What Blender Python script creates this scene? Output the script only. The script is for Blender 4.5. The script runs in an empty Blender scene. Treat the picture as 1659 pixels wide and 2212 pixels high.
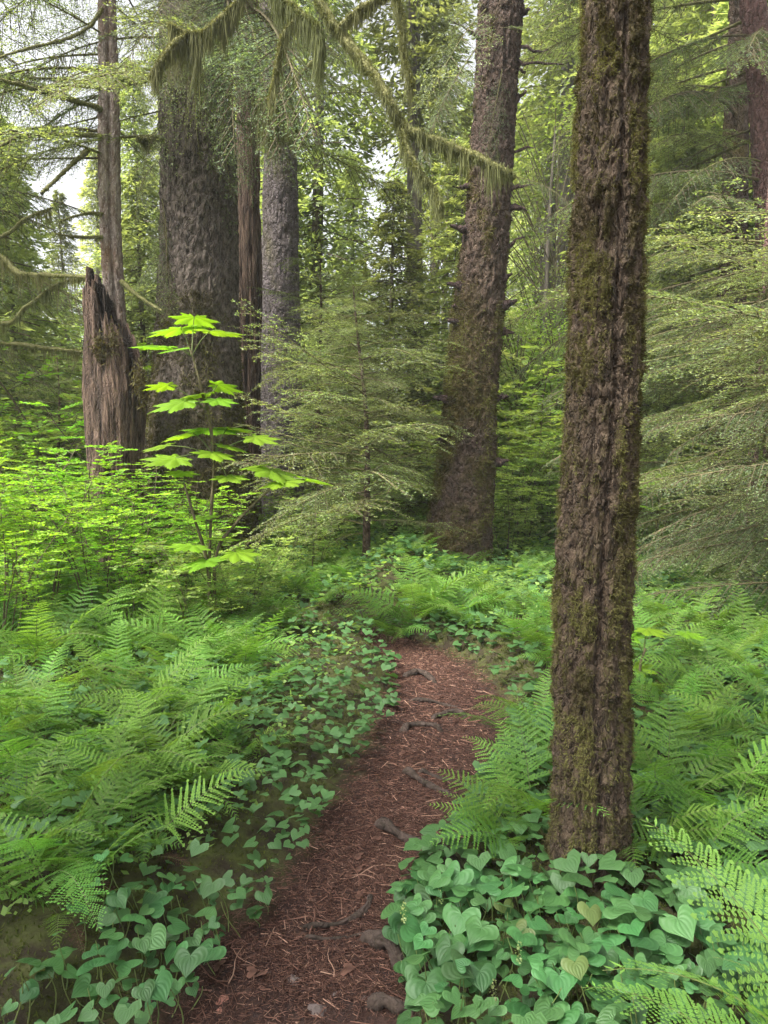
import bpy, math, random
import numpy as np
from mathutils import Vector, Matrix, Euler, Quaternion

random.seed(7)
rng = np.random.default_rng(7)
PI = math.pi
R = math.radians
scene = bpy.context.scene
C = scene.collection

# ------------------------------------------------------------------ camera
CAM_H, TH, FD = 1.55, R(5.6), 1533.7          # eye height, pitch down, focal length in picture units (1659 wide)
cam_data = bpy.data.cameras.new('camera')
cam_data.sensor_fit = 'VERTICAL'
cam_data.angle = 2 * math.atan(1106 / FD)
cam_data.clip_end = 600
cam = bpy.data.objects.new('camera', cam_data)
C.objects.link(cam)
cam.location = (0, 0, CAM_H)
cam.rotation_euler = (R(90) - TH, 0, 0)
scene.camera = cam
# ------------------------------------------------------------------ sky and sun (bright overcast)
SUN_EL, SUN_AZ = R(54), R(-124)                # azimuth measured from +Y (view direction) towards +X
world = bpy.data.worlds.new('World')
scene.world = world
world.use_nodes = True
wn = world.node_tree
for n in list(wn.nodes):
    wn.nodes.remove(n)
sky = wn.nodes.new('ShaderNodeTexSky')
sky.sky_type = 'NISHITA'
sky.sun_disc = False
sky.sun_elevation = SUN_EL
sky.sun_rotation = SUN_AZ
sky.air_density = 0.6
sky.dust_density = 6.0
sky.ozone_density = 0.4
bgn = wn.nodes.new('ShaderNodeBackground')
bgn.inputs['Strength'].default_value = 0.09
won = wn.nodes.new('ShaderNodeOutputWorld')
whs = wn.nodes.new('ShaderNodeHueSaturation')      # overcast: the same sky with most of its blue gone
whs.inputs['Saturation'].default_value = 0.15
wn.links.new(sky.outputs[0], whs.inputs['Color'])
wn.links.new(whs.outputs[0], bgn.inputs[0])
wn.links.new(bgn.outputs[0], won.inputs[0])
sun_d = bpy.data.lights.new('sun', 'SUN')
sun_d.energy = 1.5
sun_d.angle = R(10)
sun_d.color = (1.0, 0.95, 0.86)
sun = bpy.data.objects.new('sun', sun_d)
C.objects.link(sun)
sdir = Vector((math.sin(SUN_AZ) * math.cos(SUN_EL), math.cos(SUN_AZ) * math.cos(SUN_EL), math.sin(SUN_EL)))
sun.rotation_euler = sdir.to_track_quat('Z', 'Y').to_euler()
sun.location = sdir * 60
vs = scene.view_settings
vs.view_transform = 'Standard'
vs.look = 'None'
vs.exposure = 2.6
vs.gamma = 1.0
vs.use_curve_mapping = False
cy = scene.cycles
cy.max_bounces = 8
cy.diffuse_bounces = 5
cy.glossy_bounces = 2
cy.transmission_bounces = 4
cy.use_denoising = True
cy.use_adaptive_sampling = True
cy.adaptive_threshold = 0.02

# ------------------------------------------------------------------ picture units -> place
def ray(u, v):
    a = (u - 829.5) / FD
    b = (1106 - v) / FD
    return Vector((a, math.cos(TH) + b * math.sin(TH), -math.sin(TH) + b * math.cos(TH)))
def at(u, v, Y):
    d = ray(u, v)
    t = Y / d.y
    return Vector((0, 0, CAM_H)) + d * t
def ground(u, v, z=0.0):
    d = ray(u, v)
    t = (CAM_H - z) / -d.z
    return Vector((0, 0, CAM_H)) + d * t
def project(p):
    q = Vector(p) - Vector((0, 0, CAM_H))
    dep = q.y * math.cos(TH) - q.z * math.sin(TH)
    if dep < 0.05:
        return None
    up = q.y * math.sin(TH) + q.z * math.cos(TH)
    return (829.5 + FD * q.x / dep, 1106 - FD * up / dep, dep)

# ------------------------------------------------------------------ noise
def _hash(ix, iy, iz, s):
    h = (ix * 374761393 + iy * 668265263 + iz * 2147483647 + s * 974634777) & 0xFFFFFFFF
    h = ((h ^ (h >> 13)) * 1274126177) & 0xFFFFFFFF
    h = ((h ^ (h >> 16)) * 2246822519) & 0xFFFFFFFF
    return ((h ^ (h >> 15)) & 0xFFFFFF) / float(0xFFFFFF)
def vnoise(x, y, z, s=0):
    x, y, z = np.broadcast_arrays(np.asarray(x, float), np.asarray(y, float), np.asarray(z, float))
    ix, iy, iz = np.floor(x).astype(np.int64), np.floor(y).astype(np.int64), np.floor(z).astype(np.int64)
    fx, fy, fz = x - ix, y - iy, z - iz
    fx, fy, fz = [f * f * (3 - 2 * f) for f in (fx, fy, fz)]
    r = 0
    for dx in (0, 1):
        for dy in (0, 1):
            for dz in (0, 1):
                w = (fx if dx else 1 - fx) * (fy if dy else 1 - fy) * (fz if dz else 1 - fz)
                r = r + w * _hash(ix + dx, iy + dy, iz + dz, s)
    return r
def fbm(x, y, z, o=4, s=0):
    r, a, t = 0, 0.5, 0
    for i in range(o):
        r = r + a * vnoise(x * 2 ** i, y * 2 ** i, z * 2 ** i, s + i * 17)
        t += a
        a *= 0.5
    return r / t
def ridged(x, y, z, o=3, s=0):
    r, a, t = 0, 0.5, 0
    for i in range(o):
        r = r + a * (1 - np.abs(2 * vnoise(x * 2 ** i, y * 2 ** i, z * 2 ** i, s + i * 31) - 1))
        t += a
        a *= 0.5
    return r / t

def cells(x, y, z, s=0):
    """sharp edged random plates"""
    x, y, z = np.broadcast_arrays(x, y, z)
    return _hash(np.floor(x).astype(np.int64), np.floor(y).astype(np.int64), np.floor(z).astype(np.int64), s)
# ------------------------------------------------------------------ materials
def nodes_of(name):
    m = bpy.data.materials.new(name)
    m.use_nodes = True
    nt = m.node_tree
    for n in list(nt.nodes):
        nt.nodes.remove(n)
    return m, nt, nt.nodes, nt.links
def mixcol(nt, a, b, fac, mode='MIX'):
    n = nt.nodes.new('ShaderNodeMix')
    n.data_type = 'RGBA'
    n.blend_type = mode
    def put(i, v):
        if isinstance(v, (tuple, list)):
            n.inputs[i].default_value = (*v[:3], 1)
        elif isinstance(v, (int, float)):
            n.inputs[i].default_value = v
        else:
            nt.links.new(v, n.inputs[i])
    put(0, fac); put(6, a); put(7, b)
    return n.outputs[2]
def tex_noise(nt, scale, detail=4, rough=0.6, vec=None, stretch=None, dist=0.0):
    n = nt.nodes.new('ShaderNodeTexNoise')
    n.inputs['Scale'].default_value = scale
    n.inputs['Detail'].default_value = detail
    n.inputs['Roughness'].default_value = rough
    n.inputs['Distortion'].default_value = dist
    if vec is None:
        g = nt.nodes.new('ShaderNodeTexCoord')
        vec = g.outputs['Object']
    if stretch:
        mp = nt.nodes.new('ShaderNodeMapping')
        mp.inputs['Scale'].default_value = stretch
        nt.links.new(vec, mp.inputs['Vector'])
        vec = mp.outputs[0]
    nt.links.new(vec, n.inputs['Vector'])
    return n.outputs['Fac']
def ramp(nt, fac, stops):
    n = nt.nodes.new('ShaderNodeValToRGB')
    e = n.color_ramp.elements
    while len(e) < len(stops):
        e.new(0.5)
    for el, (p, c) in zip(e, stops):
        el.position = p
        el.color = (*c, 1) if len(c) == 3 else c
    nt.links.new(fac, n.inputs[0])
    return n.outputs[0]
def maprange(nt, v, a, b, c, d):
    n = nt.nodes.new('ShaderNodeMapRange')
    n.inputs[1].default_value, n.inputs[2].default_value, n.inputs[3].default_value, n.inputs[4].default_value = a, b, c, d
    nt.links.new(v, n.inputs[0])
    return n.outputs[0]
def attr(nt, name='tint'):
    n = nt.nodes.new('ShaderNodeAttribute')
    n.attribute_name = name
    return n.outputs['Fac']

def leaf_mat(name, dark, light, trans=0.45, rough=0.5, spec=0.35, vein=False, var=0.35, nscale=3.0):
    m, nt, N, L = nodes_of(name)
    col = mixcol(nt, dark, light, attr(nt))
    oi = N.new('ShaderNodeObjectInfo')
    hs = N.new('ShaderNodeHueSaturation')
    L.new(col, hs.inputs['Color'])
    L.new(maprange(nt, oi.outputs['Random'], 0, 1, 1 - var, 1 + var), hs.inputs['Value'])
    mu = N.new('ShaderNodeMath'); mu.operation = 'MULTIPLY'; mu.inputs[1].default_value = 7.31
    fr = N.new('ShaderNodeMath'); fr.operation = 'FRACT'
    L.new(oi.outputs['Random'], mu.inputs[0]); L.new(mu.outputs[0], fr.inputs[0])
    L.new(maprange(nt, fr.outputs[0], 0, 1, 0.485, 0.515), hs.inputs['Hue'])
    geo = N.new('ShaderNodeNewGeometry')
    nz = tex_noise(nt, nscale, 3, 0.6, vec=geo.outputs['Position'])
    col = mixcol(nt, hs.outputs[0], (0.0, 0.0, 0.0), maprange(nt, nz, 0.35, 0.7, 0.0, 0.28))
    pr = N.new('ShaderNodeBsdfPrincipled')
    pr.inputs['Roughness'].default_value = rough
    pr.inputs['Specular IOR Level'].default_value = spec
    L.new(col, pr.inputs['Base Color'])
    tr = N.new('ShaderNodeBsdfTranslucent')
    tc = mixcol(nt, col, (1.35, 1.30, 0.50), 0.85, 'MULTIPLY')
    tc = mixcol(nt, tc, (1.35, 1.35, 1.35), 1.0, 'MULTIPLY')
    L.new(tc, tr.inputs['Color'])
    if vein:
        uv = N.new('ShaderNodeAttribute'); uv.attribute_name = 'vein'
        s = N.new('ShaderNodeMath'); s.operation = 'MULTIPLY'; s.inputs[1].default_value = 26.0
        L.new(uv.outputs['Fac'], s.inputs[0])
        si = N.new('ShaderNodeMath'); si.operation = 'SINE'
        L.new(s.outputs[0], si.inputs[0])
        bp = N.new('ShaderNodeBump'); bp.inputs['Strength'].default_value = 0.30; bp.inputs['Distance'].default_value = 0.0016
        L.new(si.outputs[0], bp.inputs['Height'])
        L.new(bp.outputs[0], pr.inputs['Normal'])
    mx = N.new('ShaderNodeMixShader')
    mx.inputs[0].default_value = trans
    L.new(pr.outputs[0], mx.inputs[1]); L.new(tr.outputs[0], mx.inputs[2])
    out = N.new('ShaderNodeOutputMaterial')
    L.new(mx.outputs[0], out.inputs[0])
    return m

def bark_mat(name, c1, c2, moss, stretch=(1, 1, 0.25), scale=14, fleck=None, bump=0.6, bd=0.012):
    m, nt, N, L = nodes_of(name)
    n1 = tex_noise(nt, scale, 6, 0.65, stretch=stretch)
    col = mixcol(nt, c1, c2, ramp(nt, n1, [(0.35, (0, 0, 0)), (0.68, (1, 1, 1))]))
    n2 = tex_noise(nt, scale * 5, 4, 0.7, stretch=stretch)
    if fleck:
        col = mixcol(nt, col, fleck, ramp(nt, n2, [(0.56, (0, 0, 0)), (0.66, (1, 1, 1))]))
    n3 = tex_noise(nt, 60, 5, 0.7)
    mc = mixcol(nt, [x * 0.45 for x in moss], moss, ramp(nt, n3, [(0.35, (0, 0, 0)), (0.65, (1, 1, 1))]))
    col = mixcol(nt, col, mc, attr(nt))
    pr = N.new('ShaderNodeBsdfPrincipled')
    pr.inputs['Roughness'].default_value = 0.85
    pr.inputs['Specular IOR Level'].default_value = 0.25
    L.new(col, pr.inputs['Base Color'])
    bp = N.new('ShaderNodeBump'); bp.inputs['Strength'].default_value = bump; bp.inputs['Distance'].default_value = bd
    ad = N.new('ShaderNodeMath'); ad.operation = 'ADD'
    L.new(n1, ad.inputs[0]); L.new(n2, ad.inputs[1])
    vo = N.new('ShaderNodeTexVoronoi'); vo.feature = 'DISTANCE_TO_EDGE'; vo.inputs['Scale'].default_value = scale * 0.9
    g = N.new('ShaderNodeTexCoord'); mp = N.new('ShaderNodeMapping')
    mp.inputs['Scale'].default_value = (1, 1, stretch[2] * 0.8)
    wob = N.new('ShaderNodeTexNoise'); wob.inputs['Scale'].default_value = scale * 0.8
    vm = N.new('ShaderNodeVectorMath'); vm.operation = 'MULTIPLY_ADD'; vm.inputs[1].default_value = (1.2 / scale,) * 3
    L.new(g.outputs['Object'], wob.inputs['Vector']); L.new(wob.outputs['Color'], vm.inputs[0]); L.new(g.outputs['Object'], vm.inputs[2])
    L.new(vm.outputs[0], mp.inputs['Vector']); L.new(mp.outputs[0], vo.inputs['Vector'])
    pl = maprange(nt, vo.outputs['Distance'], 0.0, 0.16, 0.0, 1.0)
    ad2 = N.new('ShaderNodeMath'); ad2.operation = 'ADD'
    L.new(ad.outputs[0], ad2.inputs[0]); L.new(pl, ad2.inputs[1])
    L.new(ad2.outputs[0], bp.inputs['Height'])
    L.new(bp.outputs[0], pr.inputs['Normal'])
    out = N.new('ShaderNodeOutputMaterial')
    L.new(pr.outputs[0], out.inputs[0])
    return m

M = {}
M['fern'] = leaf_mat('fern_green', (0.065, 0.155, 0.026), (0.19, 0.34, 0.065), trans=0.42, var=0.3, spec=0.15)
M['fern_near'] = leaf_mat('pale_fern_green', (0.10, 0.24, 0.045), (0.20, 0.40, 0.08), trans=0.42, var=0.15)
M['lily'] = leaf_mat('lily_green', (0.040, 0.118, 0.036), (0.080, 0.195, 0.060), trans=0.3, rough=0.45, spec=0.32, vein=True, var=0.38)
M['bush'] = leaf_mat('huckleberry_green', (0.095, 0.235, 0.015), (0.25, 0.46, 0.035), trans=0.5, var=0.25, nscale=2.0)
M['shrub'] = leaf_mat('understory_green', (0.12, 0.21, 0.045), (0.29, 0.40, 0.11), trans=0.52, var=0.3, nscale=1.2)
M['club'] = leaf_mat('devils_club_green', (0.12, 0.235, 0.014), (0.19, 0.335, 0.022), trans=0.45, rough=0.45, var=0.15)
M['hemlock'] = leaf_mat('hemlock_needles', (0.10, 0.14, 0.060), (0.40, 0.48, 0.19), trans=0.45, var=0.22, nscale=2.5)
M['spruce'] = leaf_mat('spruce_needles', (0.080, 0.115, 0.065), (0.27, 0.36, 0.17), trans=0.45, var=0.25, nscale=1.5)
M['far'] = leaf_mat('far_conifer_needles', (0.13, 0.17, 0.080), (0.42, 0.48, 0.22), trans=0.58, var=0.35, nscale=0.7)
M['hang'] = leaf_mat('hanging_moss_olive', (0.060, 0.064, 0.028), (0.20, 0.21, 0.090), trans=0.3, rough=0.8, spec=0.1, var=0.1)
M['tuft'] = leaf_mat('moss_tuft_olive', (0.048, 0.038, 0.019), (0.165, 0.155, 0.055), trans=0.25, rough=0.8, spec=0.1, var=0.1)
M['gmoss'] = leaf_mat('ground_moss_green', (0.035, 0.055, 0.010), (0.12, 0.15, 0.035), trans=0.25, rough=0.8, spec=0.1, var=0.1)
M['stem'] = leaf_mat('green_stem', (0.10, 0.13, 0.04), (0.16, 0.22, 0.06), trans=0.1, rough=0.6, var=0.1)
M['twig'] = bark_mat('twig_brown', (0.05, 0.035, 0.025), (0.15, 0.11, 0.08), (0.20, 0.20, 0.07), scale=20)
M['bark_near'] = bark_mat('mossy_near_bark', (0.026, 0.017, 0.012), (0.150, 0.105, 0.070), (0.155, 0.130, 0.048), stretch=(1, 1, 0.45), fleck=(0.155, 0.11, 0.075), scale=40, bump=1.0, bd=0.02)
M['bark_mid'] = bark_mat('purple_brown_bark', (0.028, 0.018, 0.016), (0.18, 0.12, 0.105), (0.21, 0.165, 0.05), stretch=(1, 1, 0.7), scale=22, bump=1.0, bd=0.04)
M['bark_big'] = bark_mat('grey_furrowed_bark', (0.048, 0.037, 0.033), (0.31, 0.25, 0.225), (0.18, 0.15, 0.06), stretch=(1, 1, 0.5), scale=20, bump=1.0, bd=0.05)
M['bark_grey'] = bark_mat('lilac_grey_bark', (0.07, 0.054, 0.055), (0.27, 0.225, 0.235), (0.20, 0.18, 0.08), stretch=(1, 1, 0.8), scale=20, fleck=(0.36, 0.32, 0.33), bump=1.0, bd=0.04)
M['bark_thin'] = bark_mat('speckled_thin_bark', (0.14, 0.09, 0.07), (0.36, 0.30, 0.27), (0.24, 0.14, 0.07), stretch=(1, 1, 0.35), scale=18, fleck=(0.50, 0.45, 0.41), bump=0.8, bd=0.02)
M['bark_red'] = bark_mat('reddish_bark', (0.07, 0.036, 0.034), (0.22, 0.12, 0.115), (0.17, 0.16, 0.06), stretch=(1, 1, 0.6), scale=20, bump=0.9, bd=0.03)
M['bark_far'] = bark_mat('far_bark', (0.06, 0.050, 0.045), (0.20, 0.165, 0.15), (0.15, 0.15, 0.07), scale=9)
M['wood'] = bark_mat('weathered_heartwood', (0.030, 0.018, 0.013), (0.27, 0.18, 0.13), (0.022, 0.018, 0.014), stretch=(1, 1, 0.10), scale=34, bump=1.0, bd=0.03)  # near-black in the moss slot: tints the hollows and the snag's inner wall
M['white_wood'] = bark_mat('bleached_wood', (0.16, 0.14, 0.125), (0.34, 0.31, 0.29), (0.2, 0.2, 0.1), stretch=(1, 1, 0.1), scale=14)
M['root'] = bark_mat('worn_root_wood', (0.018, 0.012, 0.010), (0.068, 0.046, 0.040), (0.06, 0.05, 0.02), stretch=(1, 1, 1), scale=22)

def litter_mat():
    m, nt, N, L = nodes_of('needle_litter_mix')
    col = ramp(nt, attr(nt), [(0.0, (0.022, 0.011, 0.009)), (0.4, (0.048, 0.024, 0.017)), (0.75, (0.120, 0.062, 0.044)), (1.0, (0.25, 0.155, 0.11))])
    pr = N.new('ShaderNodeBsdfPrincipled')
    pr.inputs['Roughness'].default_value = 0.9
    pr.inputs['Specular IOR Level'].default_value = 0.15
    L.new(col, pr.inputs['Base Color'])
    out = N.new('ShaderNodeOutputMaterial')
    L.new(pr.outputs[0], out.inputs[0])
    return m
M['litter'] = litter_mat()

def ground_mat():
    m, nt, N, L = nodes_of('forest_floor')
    n1 = tex_noise(nt, 9, 6, 0.7)
    n2 = tex_noise(nt, 70, 5, 0.75)
    n3 = tex_noise(nt, 2.2, 3, 0.6)
    soil = mixcol(nt, (0.014, 0.008, 0.0065), (0.058, 0.030, 0.022), ramp(nt, n2, [(0.35, (0, 0, 0)), (0.65, (1, 1, 1))]))
    soil = mixcol(nt, soil, (0.022, 0.013, 0.012), ramp(nt, n1, [(0.42, (0, 0, 0)), (0.72, (0.75, 0.75, 0.75))]))
    floor = mixcol(nt, (0.026, 0.019, 0.012), (0.065, 0.075, 0.020), ramp(nt, n1, [(0.4, (0, 0, 0)), (0.65, (1, 1, 1))]))
    col = mixcol(nt, floor, soil, attr(nt))
    pr = N.new('ShaderNodeBsdfPrincipled')
    pr.inputs['Roughness'].default_value = 0.9
    pr.inputs['Specular IOR Level'].default_value = 0.2
    L.new(col, pr.inputs['Base Color'])
    bp = N.new('ShaderNodeBump'); bp.inputs['Strength'].default_value = 0.8; bp.inputs['Distance'].default_value = 0.01
    ad = N.new('ShaderNodeMath'); ad.operation = 'ADD'
    L.new(n1, ad.inputs[0]); L.new(n2, ad.inputs[1])
    L.new(ad.outputs[0], bp.inputs['Height'])
    L.new(bp.outputs[0], pr.inputs['Normal'])
    out = N.new('ShaderNodeOutputMaterial')
    L.new(pr.outputs[0], out.inputs[0])
    return m
M['ground'] = ground_mat()
def stone_mat(name, a, b):
    m, nt, N, L = nodes_of(name)
    n1 = tex_noise(nt, 25, 6, 0.7)
    pr = N.new('ShaderNodeBsdfPrincipled')
    pr.inputs['Roughness'].default_value = 0.8
    L.new(mixcol(nt, a, b, n1), pr.inputs['Base Color'])
    out = N.new('ShaderNodeOutputMaterial')
    L.new(pr.outputs[0], out.inputs[0])
    return m
M['stone_red'] = stone_mat('red_stone', (0.16, 0.06, 0.04), (0.30, 0.14, 0.10))
M['stone_grey'] = stone_mat('grey_stone', (0.035, 0.025, 0.022), (0.11, 0.082, 0.074))

# ------------------------------------------------------------------ mesh building
class MB:
    def __init__(s):
        s.V, s.Q, s.T, s.n = [], [], [], 0
        s.t, s.vn, s.qm, s.tm = [], [], [], []
    def add(s, V, F, tint=0.5, mat=0, vein=0.0):
        V = np.asarray(V, float).reshape(-1, 3)
        F = np.asarray(F, np.int64)
        if len(V) == 0 or len(F) == 0:
            return
        s.V.append(V)
        s.t.append(np.broadcast_to(np.asarray(tint, float), (len(V),)))
        s.vn.append(np.broadcast_to(np.asarray(vein, float), (len(V),)))
        if F.shape[1] == 4:
            s.Q.append(F + s.n); s.qm.append(np.full(len(F), mat))
        else:
            s.T.append(F + s.n); s.tm.append(np.full(len(F), mat))
        s.n += len(V)
    def add_mb(s, o, mat4=None):
        """another MB's arrays, transformed"""
        A = o.arrays()
        V = A[0]
        if mat4 is not None:
            m = np.array(mat4)
            V = V @ m[:3, :3].T + m[:3, 3]
        off = s.n
        s.V.append(V); s.t.append(A[3]); s.vn.append(A[4])
        if len(A[1]):
            s.Q.append(A[1] + off); s.qm.append(A[5])
        if len(A[2]):
            s.T.append(A[2] + off); s.tm.append(A[6])
        s.n += len(V)
    def arrays(s):
        if getattr(s, '_c', None) is not None and s._cn == s.n:
            return s._c
        cat = lambda l, w: np.concatenate(l) if l else np.zeros((0, w) if w else (0,), np.int64)
        s._c = (np.concatenate(s.V), cat(s.Q, 4), cat(s.T, 3), np.concatenate(s.t), np.concatenate(s.vn), cat(s.qm, 0), cat(s.tm, 0))
        s._cn = s.n
        return s._c
    def mesh(s, name, mats, smooth=True, vein=False):
        V, Q, T, t, vn, qm, tm = s.arrays()
        me = bpy.data.meshes.new(name)
        nl = Q.size + T.size
        me.vertices.add(len(V)); me.loops.add(nl); me.polygons.add(len(Q) + len(T))
        me.vertices.foreach_set('co', V.astype(np.float32).ravel())
        me.loops.foreach_set('vertex_index', np.concatenate([Q.ravel(), T.ravel()]).astype(np.int32))
        st = np.concatenate([np.arange(len(Q)) * 4, Q.size + np.arange(len(T)) * 3]).astype(np.int32)
        me.polygons.foreach_set('loop_start', st)
        me.polygons.foreach_set('material_index', np.concatenate([qm, tm]).astype(np.int32))
        me.polygons.foreach_set('use_smooth', np.full(len(Q) + len(T), smooth))
        a = me.attributes.new('tint', 'FLOAT', 'POINT')
        a.data.foreach_set('value', t.astype(np.float32))
        if vein:
            a = me.attributes.new('vein', 'FLOAT', 'POINT')
            a.data.foreach_set('value', vn.astype(np.float32))
        me.update(calc_edges=True)
        for m in mats:
            me.materials.append(M[m] if isinstance(m, str) else m)
        return me

def unit(v):
    return v / (np.linalg.norm(v, axis=-1, keepdims=True) + 1e-12)
def tube(mb, P, rad, sides=4, tint=0.5, mat=0, noise=0.0, cap=False, seed=0):
    P = np.asarray(P, float)
    n = len(P)
    rad = np.broadcast_to(np.asarray(rad, float), (n,))
    T = unit(np.gradient(P, axis=0))
    ref = np.array([0, 0, 1.0]) if abs(T[n // 2][2]) < 0.9 else np.array([0, 1.0, 0])
    A = unit(np.cross(T, ref)); B = np.cross(T, A)
    th = np.arange(sides) * 2 * PI / sides
    rr = rad[:, None] * np.ones(sides)
    if noise:
        q = P[:, None, :] + (A[:, None, :] * np.cos(th)[None, :, None] + B[:, None, :] * np.sin(th)[None, :, None]) * rad[:, None, None]
        rr = rr * (1 + noise * (2 * fbm(q[..., 0] * 14, q[..., 1] * 14, q[..., 2] * 14, 3, seed) - 1))
    V = P[:, None, :] + A[:, None, :] * (np.cos(th)[None, :] * rr)[..., None] + B[:, None, :] * (np.sin(th)[None, :] * rr)[..., None]
    i = np.arange(n - 1)[:, None] * sides; j = np.arange(sides)[None, :]; j2 = (j + 1) % sides
    F = np.stack([i + j, i + j2, i + sides + j2, i + sides + j], -1).reshape(-1, 4)
    tt = tint if np.ndim(tint) == 0 else np.repeat(tint, sides)
    mb.add(V.reshape(-1, 3), F, tt, mat)
def diamonds(mb, base, d, side, ln, wd, tint, mat=0, wide=0.45):
    """leaf-sized four-cornered faces: base points, unit directions, unit side vectors, lengths, widths"""
    n = len(base)
    ln = np.broadcast_to(np.asarray(ln, float), (n,))[:, None]; wd = np.broadcast_to(np.asarray(wd, float), (n,))[:, None]
    a = base; c = base + d * ln
    m = base + d * ln * wide
    V = np.stack([a, m + side * wd * .5, c, m - side * wd * .5], 1).reshape(-1, 3)
    F = np.arange(n * 4).reshape(-1, 4)
    tt = np.repeat(np.broadcast_to(np.asarray(tint, float), (n,)), 4)
    mb.add(V, F, tt, mat)
def smooth_path(pts, n):
    pts = np.asarray(pts, float)
    if len(pts) < 3:
        t = np.linspace(0, 1, n)[:, None]
        return pts[0] * (1 - t) + pts[-1] * t
    P = np.vstack([2 * pts[0] - pts[1], pts, 2 * pts[-1] - pts[-2]])
    k = len(pts) - 1
    out = []
    for u in np.linspace(0, k - 1e-6, n):
        i = int(u); t = u - i
        a, b, c, d = P[i], P[i + 1], P[i + 2], P[i + 3]
        out.append(0.5 * ((2 * b) + (-a + c) * t + (2 * a - 5 * b + 4 * c - d) * t * t + (-a + 3 * b - 3 * c + d) * t ** 3))
    return np.array(out)

def link(name, data, parent=None, loc=None, rot=None, scale=None):
    o = bpy.data.objects.new(name, data)
    C.objects.link(o)
    if parent is not None:
        o.parent = parent
    if loc is not None:
        o.location = loc
    if rot is not None:
        o.rotation_euler = rot
    if scale is not None:
        o.scale = (scale,) * 3 if np.ndim(scale) == 0 else scale
    return o
def tag(o, label=None, cat=None, group=None, kind=None):
    if label: o['label'] = label
    if cat: o['category'] = cat
    if group: o['group'] = group
    if kind: o['kind'] = kind
    return o
def thing(name, label, cat, loc=(0, 0, 0), group=None):
    return tag(link(name, None, loc=loc), label, cat, group)

# ------------------------------------------------------------------ terrain
PATH = [(610, 2212, 270), (680, 2050, 198), (760, 1900, 140), (825, 1800, 132), (872, 1700, 118), (945, 1600, 135),
        (955, 1500, 108), (925, 1440, 75), (868, 1405, 50), (806, 1378, 36), (700, 1362, 30), (560, 1352, 28)]
_pc = [(ground(u, v), w) for u, v, w in PATH]
path_pts = np.array([[p.x, p.y] for p, w in _pc])
path_hw = np.array([w / FD * (p.y * math.cos(TH) + CAM_H * math.sin(TH)) for p, w in _pc])
path_pts = np.vstack([[path_pts[0][0] - 0.25, 0.4], [path_pts[0][0] - 0.6, -6], path_pts]) if False else np.vstack([[-0.45, -6], [-0.42, 0.6], path_pts])
path_hw = np.concatenate([[0.4, 0.36], path_hw])
_pp = smooth_path(np.column_stack([path_pts, path_hw]), 160)
def path_dist(x, y):
    """distance from the path's centre line over its half width (1 = path edge)"""
    x = np.asarray(x, float); y = np.asarray(y, float)
    sh = x.shape
    x = x.ravel(); y = y.ravel()
    out = np.empty(len(x)); hw = np.empty(len(x))
    for s in range(0, len(x), 20000):
        d = np.hypot(x[s:s + 20000, None] - _pp[None, :, 0], y[s:s + 20000, None] - _pp[None, :, 1])
        k = d.argmin(1)
        out[s:s + 20000] = d[np.arange(len(k)), k]; hw[s:s + 20000] = _pp[k, 2]
    return (out / hw).reshape(sh), out.reshape(sh)
def height(x, y):
    x = np.asarray(x, float); y = np.asarray(y, float)
    q, d = path_dist(x, y)
    bank = np.clip((q - 0.9) / 1.2, 0, 1)
    bank = bank * bank * (3 - 2 * bank)
    low = np.clip(1 - np.hypot(x - 0.8, y - 2.3) / 1.8, 0, 1)
    h = bank * (0.07 + 0.10 * fbm(x * 0.9, y * 0.9, 0, 3, 3)) * (1 - 0.85 * np.clip(low * 2, 0, 1))
    h = h + 0.035 * (fbm(x * 3.2, y * 3.2, 0.5, 4, 9) - 0.5) * (0.6 + bank)
    h = h - 0.035 * np.clip(1 - q, 0, 1)
    # ground mound with lilies in the bend
    h = h + 0.40 * np.exp(-(((x - 0.22) / 0.45) ** 2 + ((y - 6.7) / 0.6) ** 2))
    far = np.clip((y - 12) / 25, 0, 1)
    h = h + far * 1.2 * fbm(x * 0.12, y * 0.12, 0, 3, 21) + 0.0 * x
    return h
def H(x, y):
    return float(height(np.array([x]), np.array([y]))[0])

def axis(lo, hi, fine_lo, fine_hi, step, grow=1.12):
    a = list(np.arange(fine_lo, fine_hi + 1e-6, step))
    s = step
    while a[-1] < hi:
        s *= grow; a.append(a[-1] + s)
    s = step
    while a[0] > lo:
        s *= grow; a.insert(0, a[0] - s)
    return np.array(a)
gx = axis(-160, 160, -2.0, 2.4, 0.025)
gy = axis(-60, 260, 0.9, 7.0, 0.028)
X, Y = np.meshgrid(gx, gy)
Z = height(X, Y)
q, d = path_dist(X, Y)
qn = q + 0.9 * (fbm(X * 5, Y * 5, 0, 3, 77) - 0.5)
near = np.clip((9 - Y) / 3, 0, 1)
Z = Z + near * 0.012 * (fbm(X * 25, Y * 25, 0, 3, 5) - 0.5)
mask = np.clip((1.22 - qn) / 0.35, 0, 1)
mb = MB()
nx, ny = len(gx), len(gy)
i = np.arange(ny - 1)[:, None] * nx; j = np.arange(nx - 1)[None, :]
mb.add(np.stack([X, Y, Z], -1).reshape(-1, 3), np.stack([i + j, i + j + 1, i + nx + j + 1, i + nx + j], -1).reshape(-1, 4), mask.ravel())
g = link('ground', mb.mesh('ground', ['ground']))
tag(g, 'dark forest floor with a reddish needle covered footpath winding through', kind='structure')

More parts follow.
